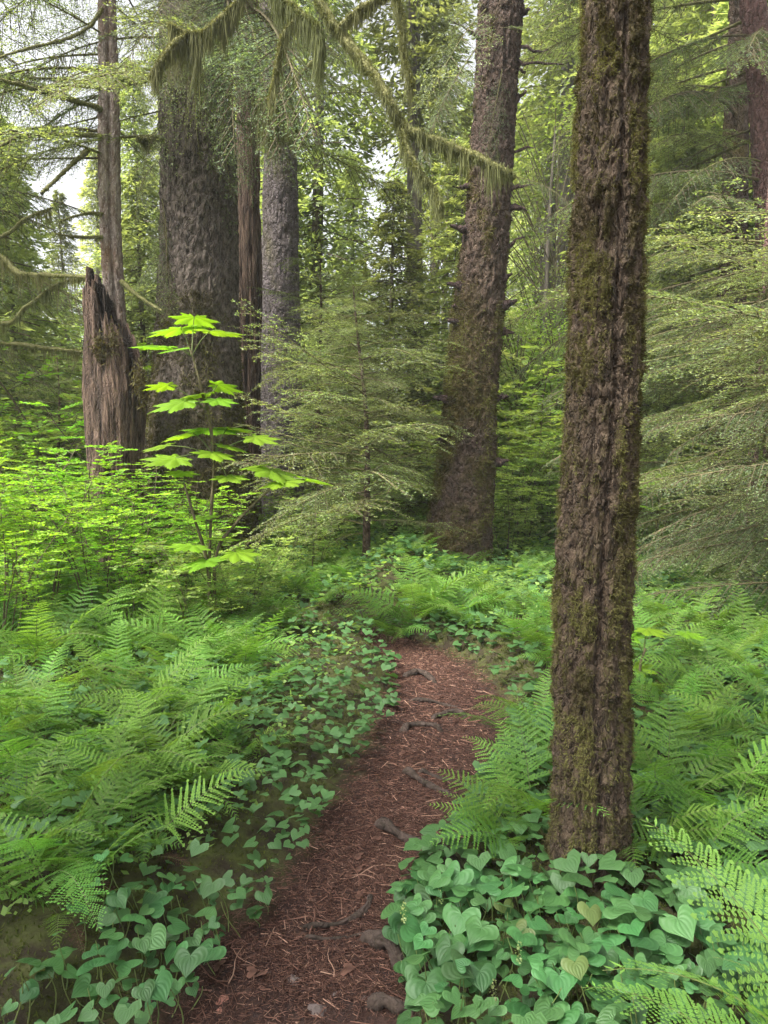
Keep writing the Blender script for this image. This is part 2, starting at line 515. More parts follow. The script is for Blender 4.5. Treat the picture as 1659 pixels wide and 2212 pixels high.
# ------------------------------------------------------------------ prototypes: foliage
def frond(seed, L=0.8, n=20, m=10, wide=0.2, arch=1.0, detail=1, curl=0.0):
    """arching fern frond along +X rising in Z; pinnae with pinnules (and lobes when detail=2)"""
    r = np.random.default_rng(seed)
    mb = MB()
    t = np.linspace(0, 1, 22)
    ang = R(62) - arch * R(78) * t ** 1.3
    ds = L / 21
    x = np.concatenate([[0], np.cumsum(np.cos(ang[:-1]) * ds)]); z = np.concatenate([[0], np.cumsum(np.sin(ang[:-1]) * ds)])
    yy = 0.04 * L * np.sin(t * 3 + r.uniform(0, 6)) * t
    Rp = np.stack([x, yy, z], -1)
    tube(mb, Rp, 0.0032 * (1 - 0.8 * t) * (L / 0.8), 3, 0.2, 1)
    s0 = 0.20
    ts = s0 + (1 - s0) * (np.arange(n) / n) ** 0.92
    T = unit(np.gradient(Rp, axis=0))
    for k, tk in enumerate(ts):
        p = np.array([np.interp(tk, t, Rp[:, c]) for c in range(3)])
        tg = unit(np.array([np.interp(tk, t, T[:, c]) for c in range(3)]))
        u = (tk - s0) / (1 - s0)
        prof = min(1, (u + 0.12) / 0.32) ** 0.7 * (1 - u) ** 0.8 * 1.25
        pl = max(0.012, wide * L * prof)
        sd0 = unit(np.cross(np.array([0, 0, 1.0]), tg)); nrm = np.cross(tg, sd0)
        for sg in (-1, 1):
            if r.random() < 0.03:
                continue
            sd = sd0 * sg
            an = R(68 - 22 * u + r.normal(0, 4))
            dr = unit(sd * math.sin(an) + tg * math.cos(an) + nrm * (0.10 + r.normal(0, 0.06)))
            pl *= r.uniform(.86, 1.08)
            mm = max(3, int(m * (0.35 + 0.65 * prof)))
            tt = (np.arange(mm) + 0.5) / mm
            droop = -0.25 * pl * tt ** 2
            ax = p + dr * (pl * tt)[:, None] + np.array([0, 0, 1.0]) * droop[:, None]
            if pl > 0.03 and detail == 1:
                fw_ = unit(np.cross(nrm, dr))
                diamonds(mb, ax[:1], unit(ax[-1:] - ax[:1]), fw_[None], pl * 1.02, pl * 0.07, 0.35, 0, .3)
            wp = pl / mm * 1.0
            pln = np.maximum((0.095 if detail == 1 else 0.13) * pl * (1 - tt) ** 0.6 + 0.003, 0.003)
            if pl > 0.03:
                fwd = unit(np.cross(nrm, dr))
                for s2 in (-1, 1):
                    dd = unit(np.tile(fwd * s2 * 0.9 + dr * 0.5, (mm, 1)) + r.normal(0, 0.07, (mm, 3)))
                    if detail == 1:
                        diamonds(mb, ax, dd, np.tile(dr, (mm, 1)), pln, wp * 1.15, 0.25 + 0.5 * r.random(mm) * (0.5 + u), 0, 0.35)
                    else:
                        ql = 5
                        for e in range(ql):
                            fe = (e + 0.3) / ql
                            b = ax + dd * (pln * fe)[:, None]
                            for s3 in (-1, 1):
                                d3 = unit(dd * 0.75 + dr * s3 * 0.65)
                                diamonds(mb, b, d3, unit(dd - dr * s3), (wp * 0.55) * (1.15 - fe), pln / ql * 1.0, 0.4 + 0.4 * r.random(mm), 0, 0.5)
                tip = ax[-1:]
                diamonds(mb, tip, dr[None], fwd[None], pl * 0.12, wp, 0.6)
            else:
                diamonds(mb, p[None], dr[None], tg[None], pl * 1.2, 0.009, 0.6)
    return mb

def heart_leaf(seed, size=0.1, rows=15, cols=11):
    r = np.random.default_rng(seed)
    t = np.linspace(0.02, PI, rows)
    k = np.linspace(-1, 1, cols)
    Xh = np.sin(t) ** 2.2 * 15.5 * (1 + 0.10 * np.sin(t * 2)); Yh = 13 * np.cos(t) - 5 * np.cos(2 * t) - 2 * np.cos(3 * t) - np.cos(4 * t)
    Yh = np.where(Yh < 0, Yh * 0.84, Yh)
    yl = 4 - (4 + 17 * 0.84) * (1 - np.cos(t)) / 2
    kk, tt_ = np.meshgrid(k, t)
    a = np.abs(kk) ** 1.7
    x = kk * Xh[:, None]
    y = (1 - a) * yl[:, None] + a * Yh[:, None]
    px = -(y - 4) / 27.0
    py = x / 27.0
    fold = r.uniform(0.02, 0.22); dro = r.uniform(0.15, 0.55)
    z = fold * np.abs(py) - dro * np.clip(px, 0, 2) ** 2 * 0.6 - r.uniform(0.5, 1.1) * np.clip(np.abs(py) - 0.28, 0, 1) ** 1.5 + 0.2 * np.clip(-px, 0, 1)
    z = z + 0.014 * np.sin(px * 11 + r.uniform(0, 6)) * np.sin(np.abs(py) * 6)
    z = z + 0.010 * np.cos(kk * 14) * (1 - a)
    V = np.stack([px, py, z], -1).reshape(-1, 3) * size
    i = np.arange(rows - 1)[:, None] * cols; j = np.arange(cols - 1)[None, :]
    F = np.stack([i + j, i + cols + j, i + cols + j + 1, i + j + 1], -1).reshape(-1, 4)
    mb = MB()
    mb.add(V, F, 0.35 + 0.3 * np.abs(kk).ravel(), 0, kk.ravel())
    return mb

def club_leaf(seed, size=0.36):
    """palmate lobed toothed leaf, stalk joint at the origin, middle lobe towards +X; flat with ridged lobes"""
    r = np.random.default_rng(seed)
    lobes = [(0, 1.0), (R(42), 0.92), (-R(42), 0.92), (R(84), 0.78), (-R(84), 0.78), (R(128), 0.5), (-R(128), 0.5)]
    na = 101
    ph = np.linspace(-R(158), R(158), na)
    rad = np.zeros(na) + 0.30
    for a, l in lobes:
        d = np.abs(ph - a)
        rad = np.maximum(rad, l * (1 - (d / R(27)) ** 0.9 * 0.52) * (d < R(30)))
    tooth = (np.abs(((np.arange(na) * 0.5) % 1) - 0.5) * 2)
    rad = rad * (0.93 + 0.11 * tooth + r.normal(0, 0.015, na))
    rings = np.array([0.02, 0.35, 0.7, 1.0])
    lob = np.cos(ph / R(42) * 2 * PI)
    V = []
    tn = []
    for s in rings:
        rr = rad * s
        z = 0.035 * lob * s * (1 - 0.3 * s) + 0.05 * s - 0.16 * s ** 2 * rad
        V.append(np.stack([rr * np.cos(ph), rr * np.sin(ph), z], -1)); tn.append(0.35 + 0.4 * (0.5 + 0.5 * lob))
    V = np.concatenate(V) * size * 0.62
    i = np.arange(len(rings) - 1)[:, None] * na; j = np.arange(na - 1)[None, :]
    F = np.stack([i + j, i + na + j, i + na + j + 1, i + j + 1], -1).reshape(-1, 4)
    mb = MB()
    mb.add(V, F, np.concatenate(tn))
    return mb

def hemlock_branch(seed, L=1.5, n2=26, spread=0.34, droop=0.35, el=0.017, dens=1.0, hang=0.0, moss=0, ew=0.42, bare=0.12, tipt=0.75, vz=0.07):
    """flat lacy conifer branch along +X: wood, needles and (moss>0) hanging strands"""
    r = np.random.default_rng(seed)
    W, N = MB(), MB()
    t = np.linspace(0, 1, 16)
    bx = L * t
    by = 0.06 * L * np.sin(t * 2.6 + r.uniform(0, 6)) * t
    bz = L * (0.10 * t - droop * t ** 2.2)
    P = np.stack([bx, by, bz], -1)
    tube(W, P, 0.011 * (L / 1.5) * (1 - 0.9 * t) + 0.0012, 4, 0.3 + 0.5 * r.random(), 0)
    T = unit(np.gradient(P, axis=0))
    up = np.array([0, 0, 1.0])
    bases, dirs, sides, lens, tints = [], [], [], [], []
    def leafed(p0, d0, ln, tipness):
        k = max(3, int(ln / el * 1.25 * dens))
        f = (np.arange(k) + r.random(k) * 0.5) / k
        c = p0 + d0 * (ln * f)[:, None]
        c[:, 2] -= 0.22 * ln * f ** 2 + hang * ln * f * 0.6
        s = unit(np.cross(d0, up)[None] + r.normal(0, 0.22, (k, 3)))
        sg = np.where(np.arange(k) % 2, 1, -1)[:, None]
        d = unit(d0 * 0.62 + s * sg * 0.75 + r.normal(0, 0.12, (k, 3)) - up * (0.10 + hang * 0.5))
        bases.append(c); dirs.append(d); sides.append(unit(np.cross(d, up + r.normal(0, 0.8, (k, 3)))))
        lens.append(el * (0.75 + 0.6 * r.random(k)) * (1 - 0.25 * f))
        tints.append(np.clip(tipness * (0.12 + tipt * f ** 1.5) + r.normal(0, 0.10, k), 0, 1))
    for k in range(n2):
        tk = bare + (1 - bare) * (k + r.random() * 0.7) / n2
        p = np.array([np.interp(tk, t, P[:, c]) for c in range(3)])
        tg = unit(np.array([np.interp(tk, t, T[:, c]) for c in range(3)]))
        sd = unit(np.cross(up, tg)) * (1 if k % 2 else -1)
        u = (tk - bare) / (1 - bare)
        l2 = spread * L * (0.35 + 0.9 * math.sin(min(1, u * 1.15 + 0.12) * PI * 0.93)) * r.uniform(0.65, 1.1)
        an = R(62 - 25 * u + r.normal(0, 6))
        d2 = unit(sd * math.sin(an) + tg * math.cos(an) + up * (r.normal(0, vz) - hang))
        tt = np.linspace(0, 1, 6)
        q = p + d2 * (l2 * tt)[:, None]
        q[:, 2] -= (0.22 + hang * 0.8) * l2 * tt ** 2
        tube(W, q, 0.0035 * (1 - 0.8 * tt) * (L / 1.5) + 0.0006, 3, 0.3, 0)
        n3 = max(4, int(l2 / (el * 1.9) * dens))
        for e in range(n3):
            te = (e + 0.6) / n3
            p3 = np.array([np.interp(te, tt, q[:, c]) for c in range(3)])
            s3 = unit(np.cross(up, d2)) * (1 if e % 2 else -1)
            l3 = (0.26 * l2 * (1.05 - te) ** 0.8 + el * 1.3) * r.uniform(0.6, 1.15)
            d3 = unit(s3 * 0.75 + d2 * 0.65 + up * r.normal(0, 0.12) - up * hang * 0.6)
            leafed(p3, d3, l3, 0.55 + 0.45 * te + 0.2 * u)
        leafed(q[-2], d2, l2 * 0.2, 1.1)
    leafed(P[-2], T[-1], L * 0.07, 1.1)
    b = np.concatenate(bases); dd = np.concatenate(dirs); ss = np.concatenate(sides); ll = np.concatenate(lens)
    diamonds(N, b, dd, ss, ll * 1.25, ll * ew, np.concatenate(tints), 0)
    S = None
    if moss:
        S = MB()
        moss_strands(S, P[2:-2], moss, 0.05, 0.16, r, w=0.005)
    return W, N, S

def moss_strands(mb, P, n, lmin, lmax, r, w=0.006, spread=0.02, clump=True, prof=None):
    """thin hanging strands below a polyline"""
    P = np.asarray(P, float)
    k = len(P) - 1
    u = r.random(n) * k
    if clump:
        cen = np.sort(r.random(max(4, int(n ** .5 * .6)))) * k
        u2 = cen[r.integers(0, len(cen), n)] + r.normal(0, k * 0.012, n)
        u = np.clip(np.where(r.random(n) < .6, u2, u), 0, k - 1e-4)
    i = u.astype(int); f = (u - i)[:, None]
    p = P[i] * (1 - f) + P[i + 1] * f
    p = p + r.normal(0, spread, (n, 3))
    L = lmin + (lmax - lmin) * r.random(n) ** 1.6
    L = L * (0.15 + 1.25 * vnoise(u * 3.1 * 12 / max(k, 1), 0, 0, int(r.integers(1000))) ** 1.3)
    if prof is not None:
        L = L * np.interp(u / k, np.linspace(0, 1, len(prof)), prof)
    side = unit(np.stack([r.normal(0, 1, n), r.normal(0, 0.5, n), np.zeros(n)], -1))
    sway = r.normal(0, 0.05, (n, 3)) + (vnoise(u * 6, 0, 0, 12)[:, None] - .5) * np.array([.22, .2, 0]); sway[:, 2] = 0
    dn = np.array([0, 0, -1.0])
    W = w * (0.5 + r.random(n))[:, None]
    a = p + side * W * 0.5; b = p - side * W * 0.5
    m = p + dn * (L * 0.45)[:, None] + sway * (L * 0.5)[:, None]
    e = p + dn * L[:, None] + sway * (L * 1.3)[:, None]
    V = np.stack([a, b, m - side * W * 0.42, m + side * W * 0.42, e], 1).reshape(-1, 3)
    o = np.arange(n)[:, None] * 5
    t = np.repeat(np.clip(0.5 + r.normal(0, 0.28, n), 0, 1), 5)
    mb.add(V, np.concatenate([o + np.array([[0, 1, 2]]), o + np.array([[0, 2, 3]]), o + np.array([[3, 2, 4]])]), t)

def leafy_stem(seed, h=1.5, nb=14, leaf=0.032, spread=0.5, per=11, lean=0.35, tiers=0.35):
    """upright woody stem with near-horizontal twigs carrying alternate oval leaves"""
    r = np.random.default_rng(seed)
    W, N = MB(), MB()
    t = np.linspace(0, 1, 9)
    az = r.uniform(0, 2 * PI)
    P = np.stack([h * lean * t ** 1.5 + 0.02 * np.sin(t * 9), 0.06 * np.sin(t * 5 + az) * t, h * t * (1 - 0.12 * t)], -1)
    tube(W, P, 0.0085 * (1 - 0.8 * t) * (h / 1.5) + 0.001, 4, 0.2, 0)
    up = np.array([0, 0, 1.0])
    B, D, S, Ln, Tt = [], [], [], [], []
    for k in range(nb):
        tk = tiers + (1 - tiers) * (k + r.random()) / nb
        p = np.array([np.interp(tk, t, P[:, c]) for c in range(3)])
        a = r.uniform(0, 2 * PI)
        l = spread * h * 0.5 * r.uniform(0.6, 1.15) * (1.15 - 0.45 * tk)
        d = unit(np.array([math.cos(a) + 0.35, math.sin(a), r.uniform(0.05, 0.5)]))
        tt = np.linspace(0, 1, 6)
        q = p + d * (l * tt)[:, None]; q[:, 2] -= 0.12 * l * tt ** 2
        tube(W, q, 0.003 * (1 - 0.8 * tt) + 0.0006, 3, 0.2, 0)
        for sub in range(4):
            st = 0.25 + 0.2 * sub
            ps = p + d * l * st; ps[2] -= 0.12 * l * st * st
            sdv = unit(np.cross(up, d)) * (1 if sub % 2 else -1)
            ds = unit(d * 0.6 + sdv * 0.8 + up * r.normal(0.05, 0.1))
            ls = l * 0.5 * r.uniform(0.7, 1.1)
            m = per
            f = (np.arange(m) + 0.5) / m
            c = ps + ds * (ls * f)[:, None]; c[:, 2] -= 0.1 * ls * f ** 2
            tube(W, c[::max(1, m // 4)], 0.0012, 3, 0.3, 0)
            s2 = unit(np.cross(ds, up))
            sg = np.where(np.arange(m) % 2, 1, -1)[:, None]
            dl = unit(ds * 0.55 + s2 * sg * 0.85 + r.normal(0, 0.15, (m, 3)))
            B.append(c); D.append(dl); S.append(unit(np.cross(dl, up + r.normal(0, 0.35, (m, 3)))))
            Ln.append(leaf * r.uniform(0.7, 1.3, m)); Tt.append(np.clip(0.25 + 0.5 * tk + r.normal(0, 0.18, m), 0, 1))
    b = np.concatenate(B); dl = np.concatenate(D); s = np.concatenate(S); ln = np.concatenate(Ln)[:, None]; tt = np.concatenate(Tt)
    n = len(b)
    up2 = np.cross(s, dl) * ln * 0.06
    V = np.stack([b, b + dl * ln * .33 + s * ln * .27 + up2, b + dl * ln * .7 + s * ln * .20 + up2, b + dl * ln, b + dl * ln * .7 - s * ln * .20 + up2, b + dl * ln * .33 - s * ln * .27 + up2], 1).reshape(-1, 3)
    o = np.arange(n)[:, None] * 6
    N.add(V, np.concatenate([o + np.array([[0, 1, 2, 3]]), o + np.array([[0, 3, 4, 5]])]), np.repeat(tt, 6))
    return W, N

# ------------------------------------------------------------------ trunks
def trunk_mesh(ctrl, Yd, top, disp, nth=96, dz=0.02, vis_top=None, flare=0.35, mat='bark_far', dirt=None, seed=0, base=None, ymap=None):
    """ctrl: rows (v, left u, right u) in picture units; Yd distance; returns mesh, centre function, radius function"""
    zs, xs, rs = [], [], []
    for v, ul, ur in sorted(ctrl, key=lambda c: -c[0]):
        p = at((ul + ur) / 2, v, Yd)
        dep = project(p)[2]
        zs.append(p.z); xs.append(p.x); rs.append((ur - ul) / 2 / FD * dep)
    zs, xs, rs = map(np.array, (zs, xs, rs))
    zt = zs[-1]
    sl = np.polyfit(zs[-4:], xs[-4:], 1)[0] if len(zs) >= 4 else (xs[-1] - xs[0]) / (zs[-1] - zs[0])
    def cx(z):
        z = np.asarray(z, float)
        return np.where(z > zt, xs[-1] + sl * (z - zt), np.interp(z, zs, xs))
    def rad(z):
        z = np.asarray(z, float)
        a = np.interp(z, zs, rs)
        a = np.where(z > zt, np.maximum(rs[-1] * (1 - (z - zt) / (top - zt + 0.5) * 0.92), 0.01), a)
        return a * (1 + flare * np.exp(-(z + 0.05) / 0.12))
    vt = vis_top or zt + 0.4
    Zr = np.concatenate([np.arange(-0.3, vt, dz), np.linspace(vt, top, 14)])
    cxz = cx(Zr)
    if len(Zr) > 30:
        kern = np.ones(9) / 9
        cs = np.convolve(np.pad(cxz, 4, 'edge'), kern, 'valid'); cxz = cs
    rz = np.convolve(np.pad(rad(Zr), 4, 'edge'), np.ones(9) / 9, 'valid')
    th = np.arange(nth) * 2 * PI / nth
    Zg, Tg = np.meshgrid(Zr, th, indexing='ij')
    r0 = rz[:, None] * np.ones(nth)
    dsp, moss = disp(Tg, Zg, r0)
    fade = np.where(Zg > vt + 0.2, 0.3, 1)
    rr = r0 + dsp * fade
    V = np.stack([cxz[:, None] + rr * np.cos(Tg), Yd + rr * np.sin(Tg), Zg], -1)
    n = len(Zr)
    i = np.arange(n - 1)[:, None] * nth; j = np.arange(nth)[None, :]; j2 = (j + 1) % nth
    mb = MB()
    mb.add(V.reshape(-1, 3), np.stack([i + j, i + j2, i + nth + j2, i + nth + j], -1).reshape(-1, 4), np.clip(moss, 0, 1).ravel())
    return mb, V, np.clip(moss, 0, 1), cx, rad, Zr
def tufts(mb, V, moss, n, r, ln=0.022, wd=0.005, thr=0.35, per=4, down=0.3, zmax=99, zmin=-1):
    """small moss blades standing on a trunk surface where moss grows"""
    ny, nt_, _ = V.shape
    ii = r.integers(1, ny - 1, n * 4); jj = r.integers(0, nt_, n * 4)
    p = V[ii, jj]
    ok = (moss[ii, jj] > thr + r.random(n * 4) * 0.4) & (p[:, 2] < zmax) & (p[:, 2] > zmin) & (p[:, 1] < V[ii].mean(1)[:, 1] + 0.1)
    ii, jj, p = ii[ok][:n], jj[ok][:n], p[ok][:n]
    cen = V[ii].mean(1)
    out = p - cen; out[:, 2] = 0; out = unit(out)
    p = p + r.normal(0, 0.004, p.shape)
    for k in range(per):
        d = unit(out + r.normal(0, 0.75, out.shape) - np.array([0, 0, down]))
        s = unit(np.cross(d, r.normal(0, 1, out.shape)))
        diamonds(mb, p - out * 0.003, d, s, ln * (0.4 + 1.2 * r.random(len(p))), wd, np.clip(1.5 * vnoise(p[:, 0] * 9, p[:, 1] * 9, p[:, 2] * 7, 4) - .25 + r.normal(0, 0.18, len(p)), 0, 1), 0)
def knobs(mb, cx, rad, Yd, specs, r):
    pass

# near mossy trunk (deep seams running up the bark)
def disp_near(T, Z, r0):
    x, y = np.cos(T) * 1.0, np.sin(T) * 1.0
    w = 0.10 * np.sin(Z * 2.1) + 0.14 * (fbm(Z * 1.3, 0 * T, 0 * T, 2, 3) - 0.5)
    Tw = T + w
    rid = ridged(np.cos(Tw) * 3.2, np.sin(Tw) * 3.2, Z * 1.6, 3, 4)
    fine = fbm(x * 9, y * 9, Z * 34, 4, 8)
    lump = fbm(x * 3, y * 3, Z * 11, 4, 12)
    big = np.clip((fbm(x * 2.4, y * 2.4, Z * 3.2, 4, 31) - 0.46) * 5, 0, 1)
    m = np.clip(0.30 + 0.7 * big, 0, 1) * np.clip((fbm(x * 6, y * 6, Z * 17, 4, 35) - 0.34) * 4.5, 0, 1)
    seam = 0
    for a, wd, dp in ((R(-88), 0.10, 0.028), (R(-118), 0.06, 0.016), (R(-55), 0.07, 0.014), (R(-150), 0.08, 0.012), (R(100), 0.1, 0.02)):
        dd = np.angle(np.exp(1j * (Tw - a + 0.10 * (fbm(Z * 3, 0 * T + a, 0, 3, 8) - 0.5) * 2)))
        seam = seam + dp * np.exp(-(dd / wd) ** 2) * np.clip(0.4 + 1.2 * vnoise(Z * 2.2, a, 0, 5), 0, 1)
    d = 0.015 * (rid - 0.6) + 0.009 * (cells(x * 7 + 1.5 * fine, y * 7 + 1.5 * fine, Z * 16 + 2.5 * lump, 2) - .5) + 0.006 * (cells(x * 15 + fine, y * 15 + lump, Z * 40 + 3 * fine, 3) - .5) + 0.030 * (fine - 0.5) + 0.030 * (lump - 0.5) - seam * 0.6 + 0.012 * m * (0.4 + fbm(x * 14, y * 14, Z * 40, 2, 66))
    m = m * np.clip(1 - seam * 60, 0, 1) * (0.35 + 0.9 * fbm(x * 7, y * 7, Z * 14, 3, 44))
    return d, m
def disp_plate(amp, sc, mossf, seed, knob=0, grain=1.0):
    def f(T, Z, r0):
        R0 = r0.mean()
        x, y = np.cos(T) * R0, np.sin(T) * R0
        rid = ridged(x * 17 * sc, y * 17 * sc, Z * 10 * sc * grain, 3, seed)
        fine = fbm(x * 40 * sc, y * 40 * sc, Z * 30 * sc, 3, seed + 5)
        low = fbm(x * 3, y * 3, Z * 1.5, 3, seed + 9)
        d = amp * (rid - 0.65) * 2.6 + amp * 1.6 * (fine - 0.5) + amp * 1.6 * (low - 0.5)
        d = d + amp * 0.55 * (cells(x * 13 * sc + 1.2 * fine, y * 13 * sc + 1.2 * low, Z * 11 * sc + 1.4 * fine, seed) - .5)
        if knob:
            kn = vnoise(x * 9, y * 9, Z * 6, seed + 50)
            d = d + knob * np.clip(kn - 0.80, 0, 1) / 0.2
        m = mossf(T, Z, x, y)
        m = m * (0.5 + 0.9 * fbm(x * 10, y * 10, Z * 10, 3, seed + 70))
        return d + 0.01 * m * fine, m
    return f

SIDES = {}
def landmark(name, p):
    SIDES[name] = Vector((p[0], p[1]))

# --- near mossy trunk
YA = 2.42
mb, VA, mA, cxA, radA, ZA = trunk_mesh([(v_, a_ + 7, b_ - 7) for v_, a_, b_ in [(0, 1262, 1400), (200, 1250, 1398), (400, 1240, 1391), (600, 1234, 1385), (800, 1224, 1382), (1000, 1214, 1374), (1200, 1205, 1365), (1500, 1196, 1356), (1700, 1196, 1356), (1880, 1188, 1358)]],
                                      YA, 9.0, disp_near, nth=300, dz=0.006, vis_top=3.3, flare=0.25)
treeA = thing('mossy_conifer', 'nearest tall trunk with deep seams and clumps of olive moss, right of the path', 'tree', (0, 0, 0))
link('trunk', mb.mesh('near_trunk', ['bark_near']), treeA)
r_ = np.random.default_rng(3)
mb = MB()
tufts(mb, VA, mA, 42000, r_, 0.011, 0.0024, 0.10, 4, 0.4, zmax=3.3)
tag(link('bark_moss', mb.mesh('near_trunk_moss', ['tuft']), treeA), kind='stuff')
landmark('the nearest mossy trunk', (float(cxA(0)), YA))

# --- leaning trunk in the middle
YB = 8.2
def mossB(T, Z, x, y):
    left = 0.5 - 0.5 * np.cos(T)          # towards -x
    return np.clip(1.5 - Z / 2.6, 0.0, 1) * (0.35 + 0.8 * left) * np.clip((fbm(x * 4, y * 4, Z * 2, 3, 90) - 0.28) * 4, 0, 1) + 0.12 + 0.4 * np.clip((fbm(x * 5, y * 5, Z * 2.5, 3, 95) - 0.55) * 6, 0, 1)
mb, VB, mB, cxB, radB, ZB = trunk_mesh([(v_, a_ + 3, b_ - 7) for v_, a_, b_ in [(0, 1032, 1135), (200, 1022, 1122), (400, 1010, 1112), (500, 1000, 1105), (600, 988, 1098), (700, 976, 1090), (800, 965, 1083), (900, 955, 1078), (1000, 945, 1074), (1080, 930, 1070), (1160, 917, 1067), (1250, 905, 1066)]],
                                      YB, 26, disp_plate(0.022, 0.9, mossB, 200, knob=0.05), nth=200, dz=0.016, vis_top=7.3, flare=0.1)
treeB = thing('leaning_spruce', 'purple brown spruce trunk with broken branch stubs and mossy foot beyond the path bend', 'tree')
link('trunk', mb.mesh('mid_trunk', ['bark_mid']), treeB)
mb = MB()
tufts(mb, VB, mB, 12000, r_, 0.035, 0.009, 0.25, 3, 0.5, zmax=7)
tag(link('bark_moss', mb.mesh('mid_trunk_moss', ['tuft']), treeB), kind='stuff')
landmark('the leaning spruce trunk', (float(cxB(0)), YB))
def stub(parent, p, d, L, rad, seed=0, mat='twig', tint=0.1):
    mb = MB()
    r = np.random.default_rng(seed)
    t = np.linspace(0, 1, 7)
    d = unit(np.array(d, float))
    P = np.array(p) + d * (L * t)[:, None] + np.cumsum(r.normal(0, L * 0.06, (7, 3)), 0)
    tube(mb, P, rad * (1 - 0.8 * t) + 0.002, 8, tint, 0, noise=1.1, seed=seed)
    return link('branch_stub', mb.mesh('branch_stub', [mat]), parent)
for k, (u, v, sgn, L) in enumerate([(1128, 30, 1, .12), (1125, 110, 1, .28), (1125, 135, 1, .42), (1120, 165, -1, 0.2), (1108, 345, 1, .2), (1108, 415, 1, .18), (1104, 538, 1, .16), (1103, 460, 1, .1), (1090, 720, 1, .12), (1085, 610, 1, .1), (985, 620, -1, .12), (985, 665, -1, .10), (977, 700, -1, .08), (1030, 100, -1, .3), (1078, 860, 1, .08), (958, 860, -1, .07), (1075, 1000, 1, .09), (955, 950, -1, 0.07), (1010, 410, -1, .12), (1000, 500, -1, .1), (1120, 220, 1, .12), (1092, 660, 1, .09)]):
    p = at(u, v, YB)
    stub(treeB, (p.x - sgn * 0.05, p.y - 0.08, p.z), (sgn, -0.35, random.uniform(-0.2, 0.5)), (L * 1.15 + 0.08) * random.uniform(.6, 1.1), random.uniform(.016, .026) if L > .15 else random.uniform(.035, .06), 500 + k, 'bark_mid', 0.0)

# --- big furrowed trunk on the left
YC = 8.6
def mossC(T, Z, x, y):
    return np.clip(1.15 - (Z - 0.3) / 3.0, 0.0, 1) * np.clip((fbm(x * 3, y * 3, Z * 1.8, 3, 190) - 0.25) * 3, 0, 1) + 0.12 + 0.5 * np.clip((fbm(x * 2, y * 2, Z * 1.1, 3, 170) - 0.58) * 6, 0, 1)
mb, VC, mC, cxC, radC, ZC = trunk_mesh([(0, 350, 497), (200, 348, 501), (400, 352, 508), (600, 346, 512), (700, 342, 513), (800, 335, 515), (900, 322, 524), (1000, 312, 535), (1100, 302, 548), (1200, 292, 560)],
                                      YC, 28, disp_plate(0.024, 0.75, mossC, 300, knob=0.02, grain=0.8), nth=240, dz=0.016, vis_top=7.6, flare=0.15)
treeC = thing('big_spruce', 'widest grey brown furrowed trunk with moss on its flared base, left of the path', 'tree')
link('trunk', mb.mesh('big_trunk', ['bark_big']), treeC)
mb = MB()
tufts(mb, VC, mC, 14000, r_, 0.04, 0.010, 0.28, 3, 0.6, zmax=5)
tag(link('bark_moss', mb.mesh('big_trunk_moss', ['tuft']), treeC), kind='stuff')
landmark('the widest spruce trunk', (float(cxC(0)), YC))

# --- broken snag (weathered stump with a torn top)
YD_ = 7.6
def disp_wood(T, Z, r0):
    x, y = np.cos(T), np.sin(T)
    tw = T + 0.12 * Z
    rid = ridged(np.cos(tw) * 5, np.sin(tw) * 5, Z * 0.55, 4, 401)
    g = fbm(np.cos(tw) * 22, np.sin(tw) * 22, Z * 1.2, 3, 405)
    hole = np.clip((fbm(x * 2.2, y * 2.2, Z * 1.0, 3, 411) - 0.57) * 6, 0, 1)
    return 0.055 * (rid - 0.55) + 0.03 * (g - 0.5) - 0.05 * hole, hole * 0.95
mbD = None
def snag(name, label, ctrl, Yd, seed, topfun, mat='wood'):
    """trunk whose rim is cut to a torn, uneven edge"""
    mb, V, m, cx, rad, Zr = trunk_mesh(ctrl, Yd, 6, disp_wood, nth=180, dz=0.02, vis_top=None, flare=0.1)
    zr = Zr[:, None] * np.ones(180)
    th = np.arange(180) * 2 * PI / 180
    rim = topfun(th)
    # squash rows above the rim onto it (a torn shell), then close inwards
    keep = zr <= rim[None, :]
    V2 = V.copy()
    V2[..., 2] = np.minimum(V[..., 2], rim[None, :])
    last = keep.sum(0) - 1
    for jx in range(180):
        li = max(2, last[jx])
        V2[li + 1:, jx, 0] = V2[li, jx, 0]; V2[li + 1:, jx, 1] = V2[li, jx, 1]
    nrow = int(last.max()) + 2
    V2 = V2[:nrow]
    mm = m[:nrow]
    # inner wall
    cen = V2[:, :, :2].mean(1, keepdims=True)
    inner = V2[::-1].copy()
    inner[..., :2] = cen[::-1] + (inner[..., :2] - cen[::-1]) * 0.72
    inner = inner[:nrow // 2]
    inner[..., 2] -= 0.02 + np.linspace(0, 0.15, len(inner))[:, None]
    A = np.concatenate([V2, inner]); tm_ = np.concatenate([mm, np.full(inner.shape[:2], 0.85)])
    n = len(A)
    i = np.arange(n - 1)[:, None] * 180; j = np.arange(180)[None, :]; j2 = (j + 1) % 180
    o = MB()
    o.add(A.reshape(-1, 3), np.stack([i + j, i + j2, i + 180 + j2, i + 180 + j], -1).reshape(-1, 4), tm_.ravel())
    return o
zl, zr_ = at(192, 592, YD_).z, at(268, 700, YD_).z
def rimD(th):
    c = np.cos(th)
    base = np.interp(c, [-1, -0.75, -0.45, 0.1, 0.6, 1.0], [zl - 0.35, zl, zl - 0.12, zl - 0.42, zr_ - 0.05, zr_ - 0.5])
    return base + 0.16 * (vnoise(th * 9, 0, 0, 5) - 0.5) + 0.10 * (vnoise(th * 23, 0, 0, 6) - 0.5)
snagD = thing('broken_snag', 'thick reddish brown broken snag with torn jagged top and splintered grain', 'snag')
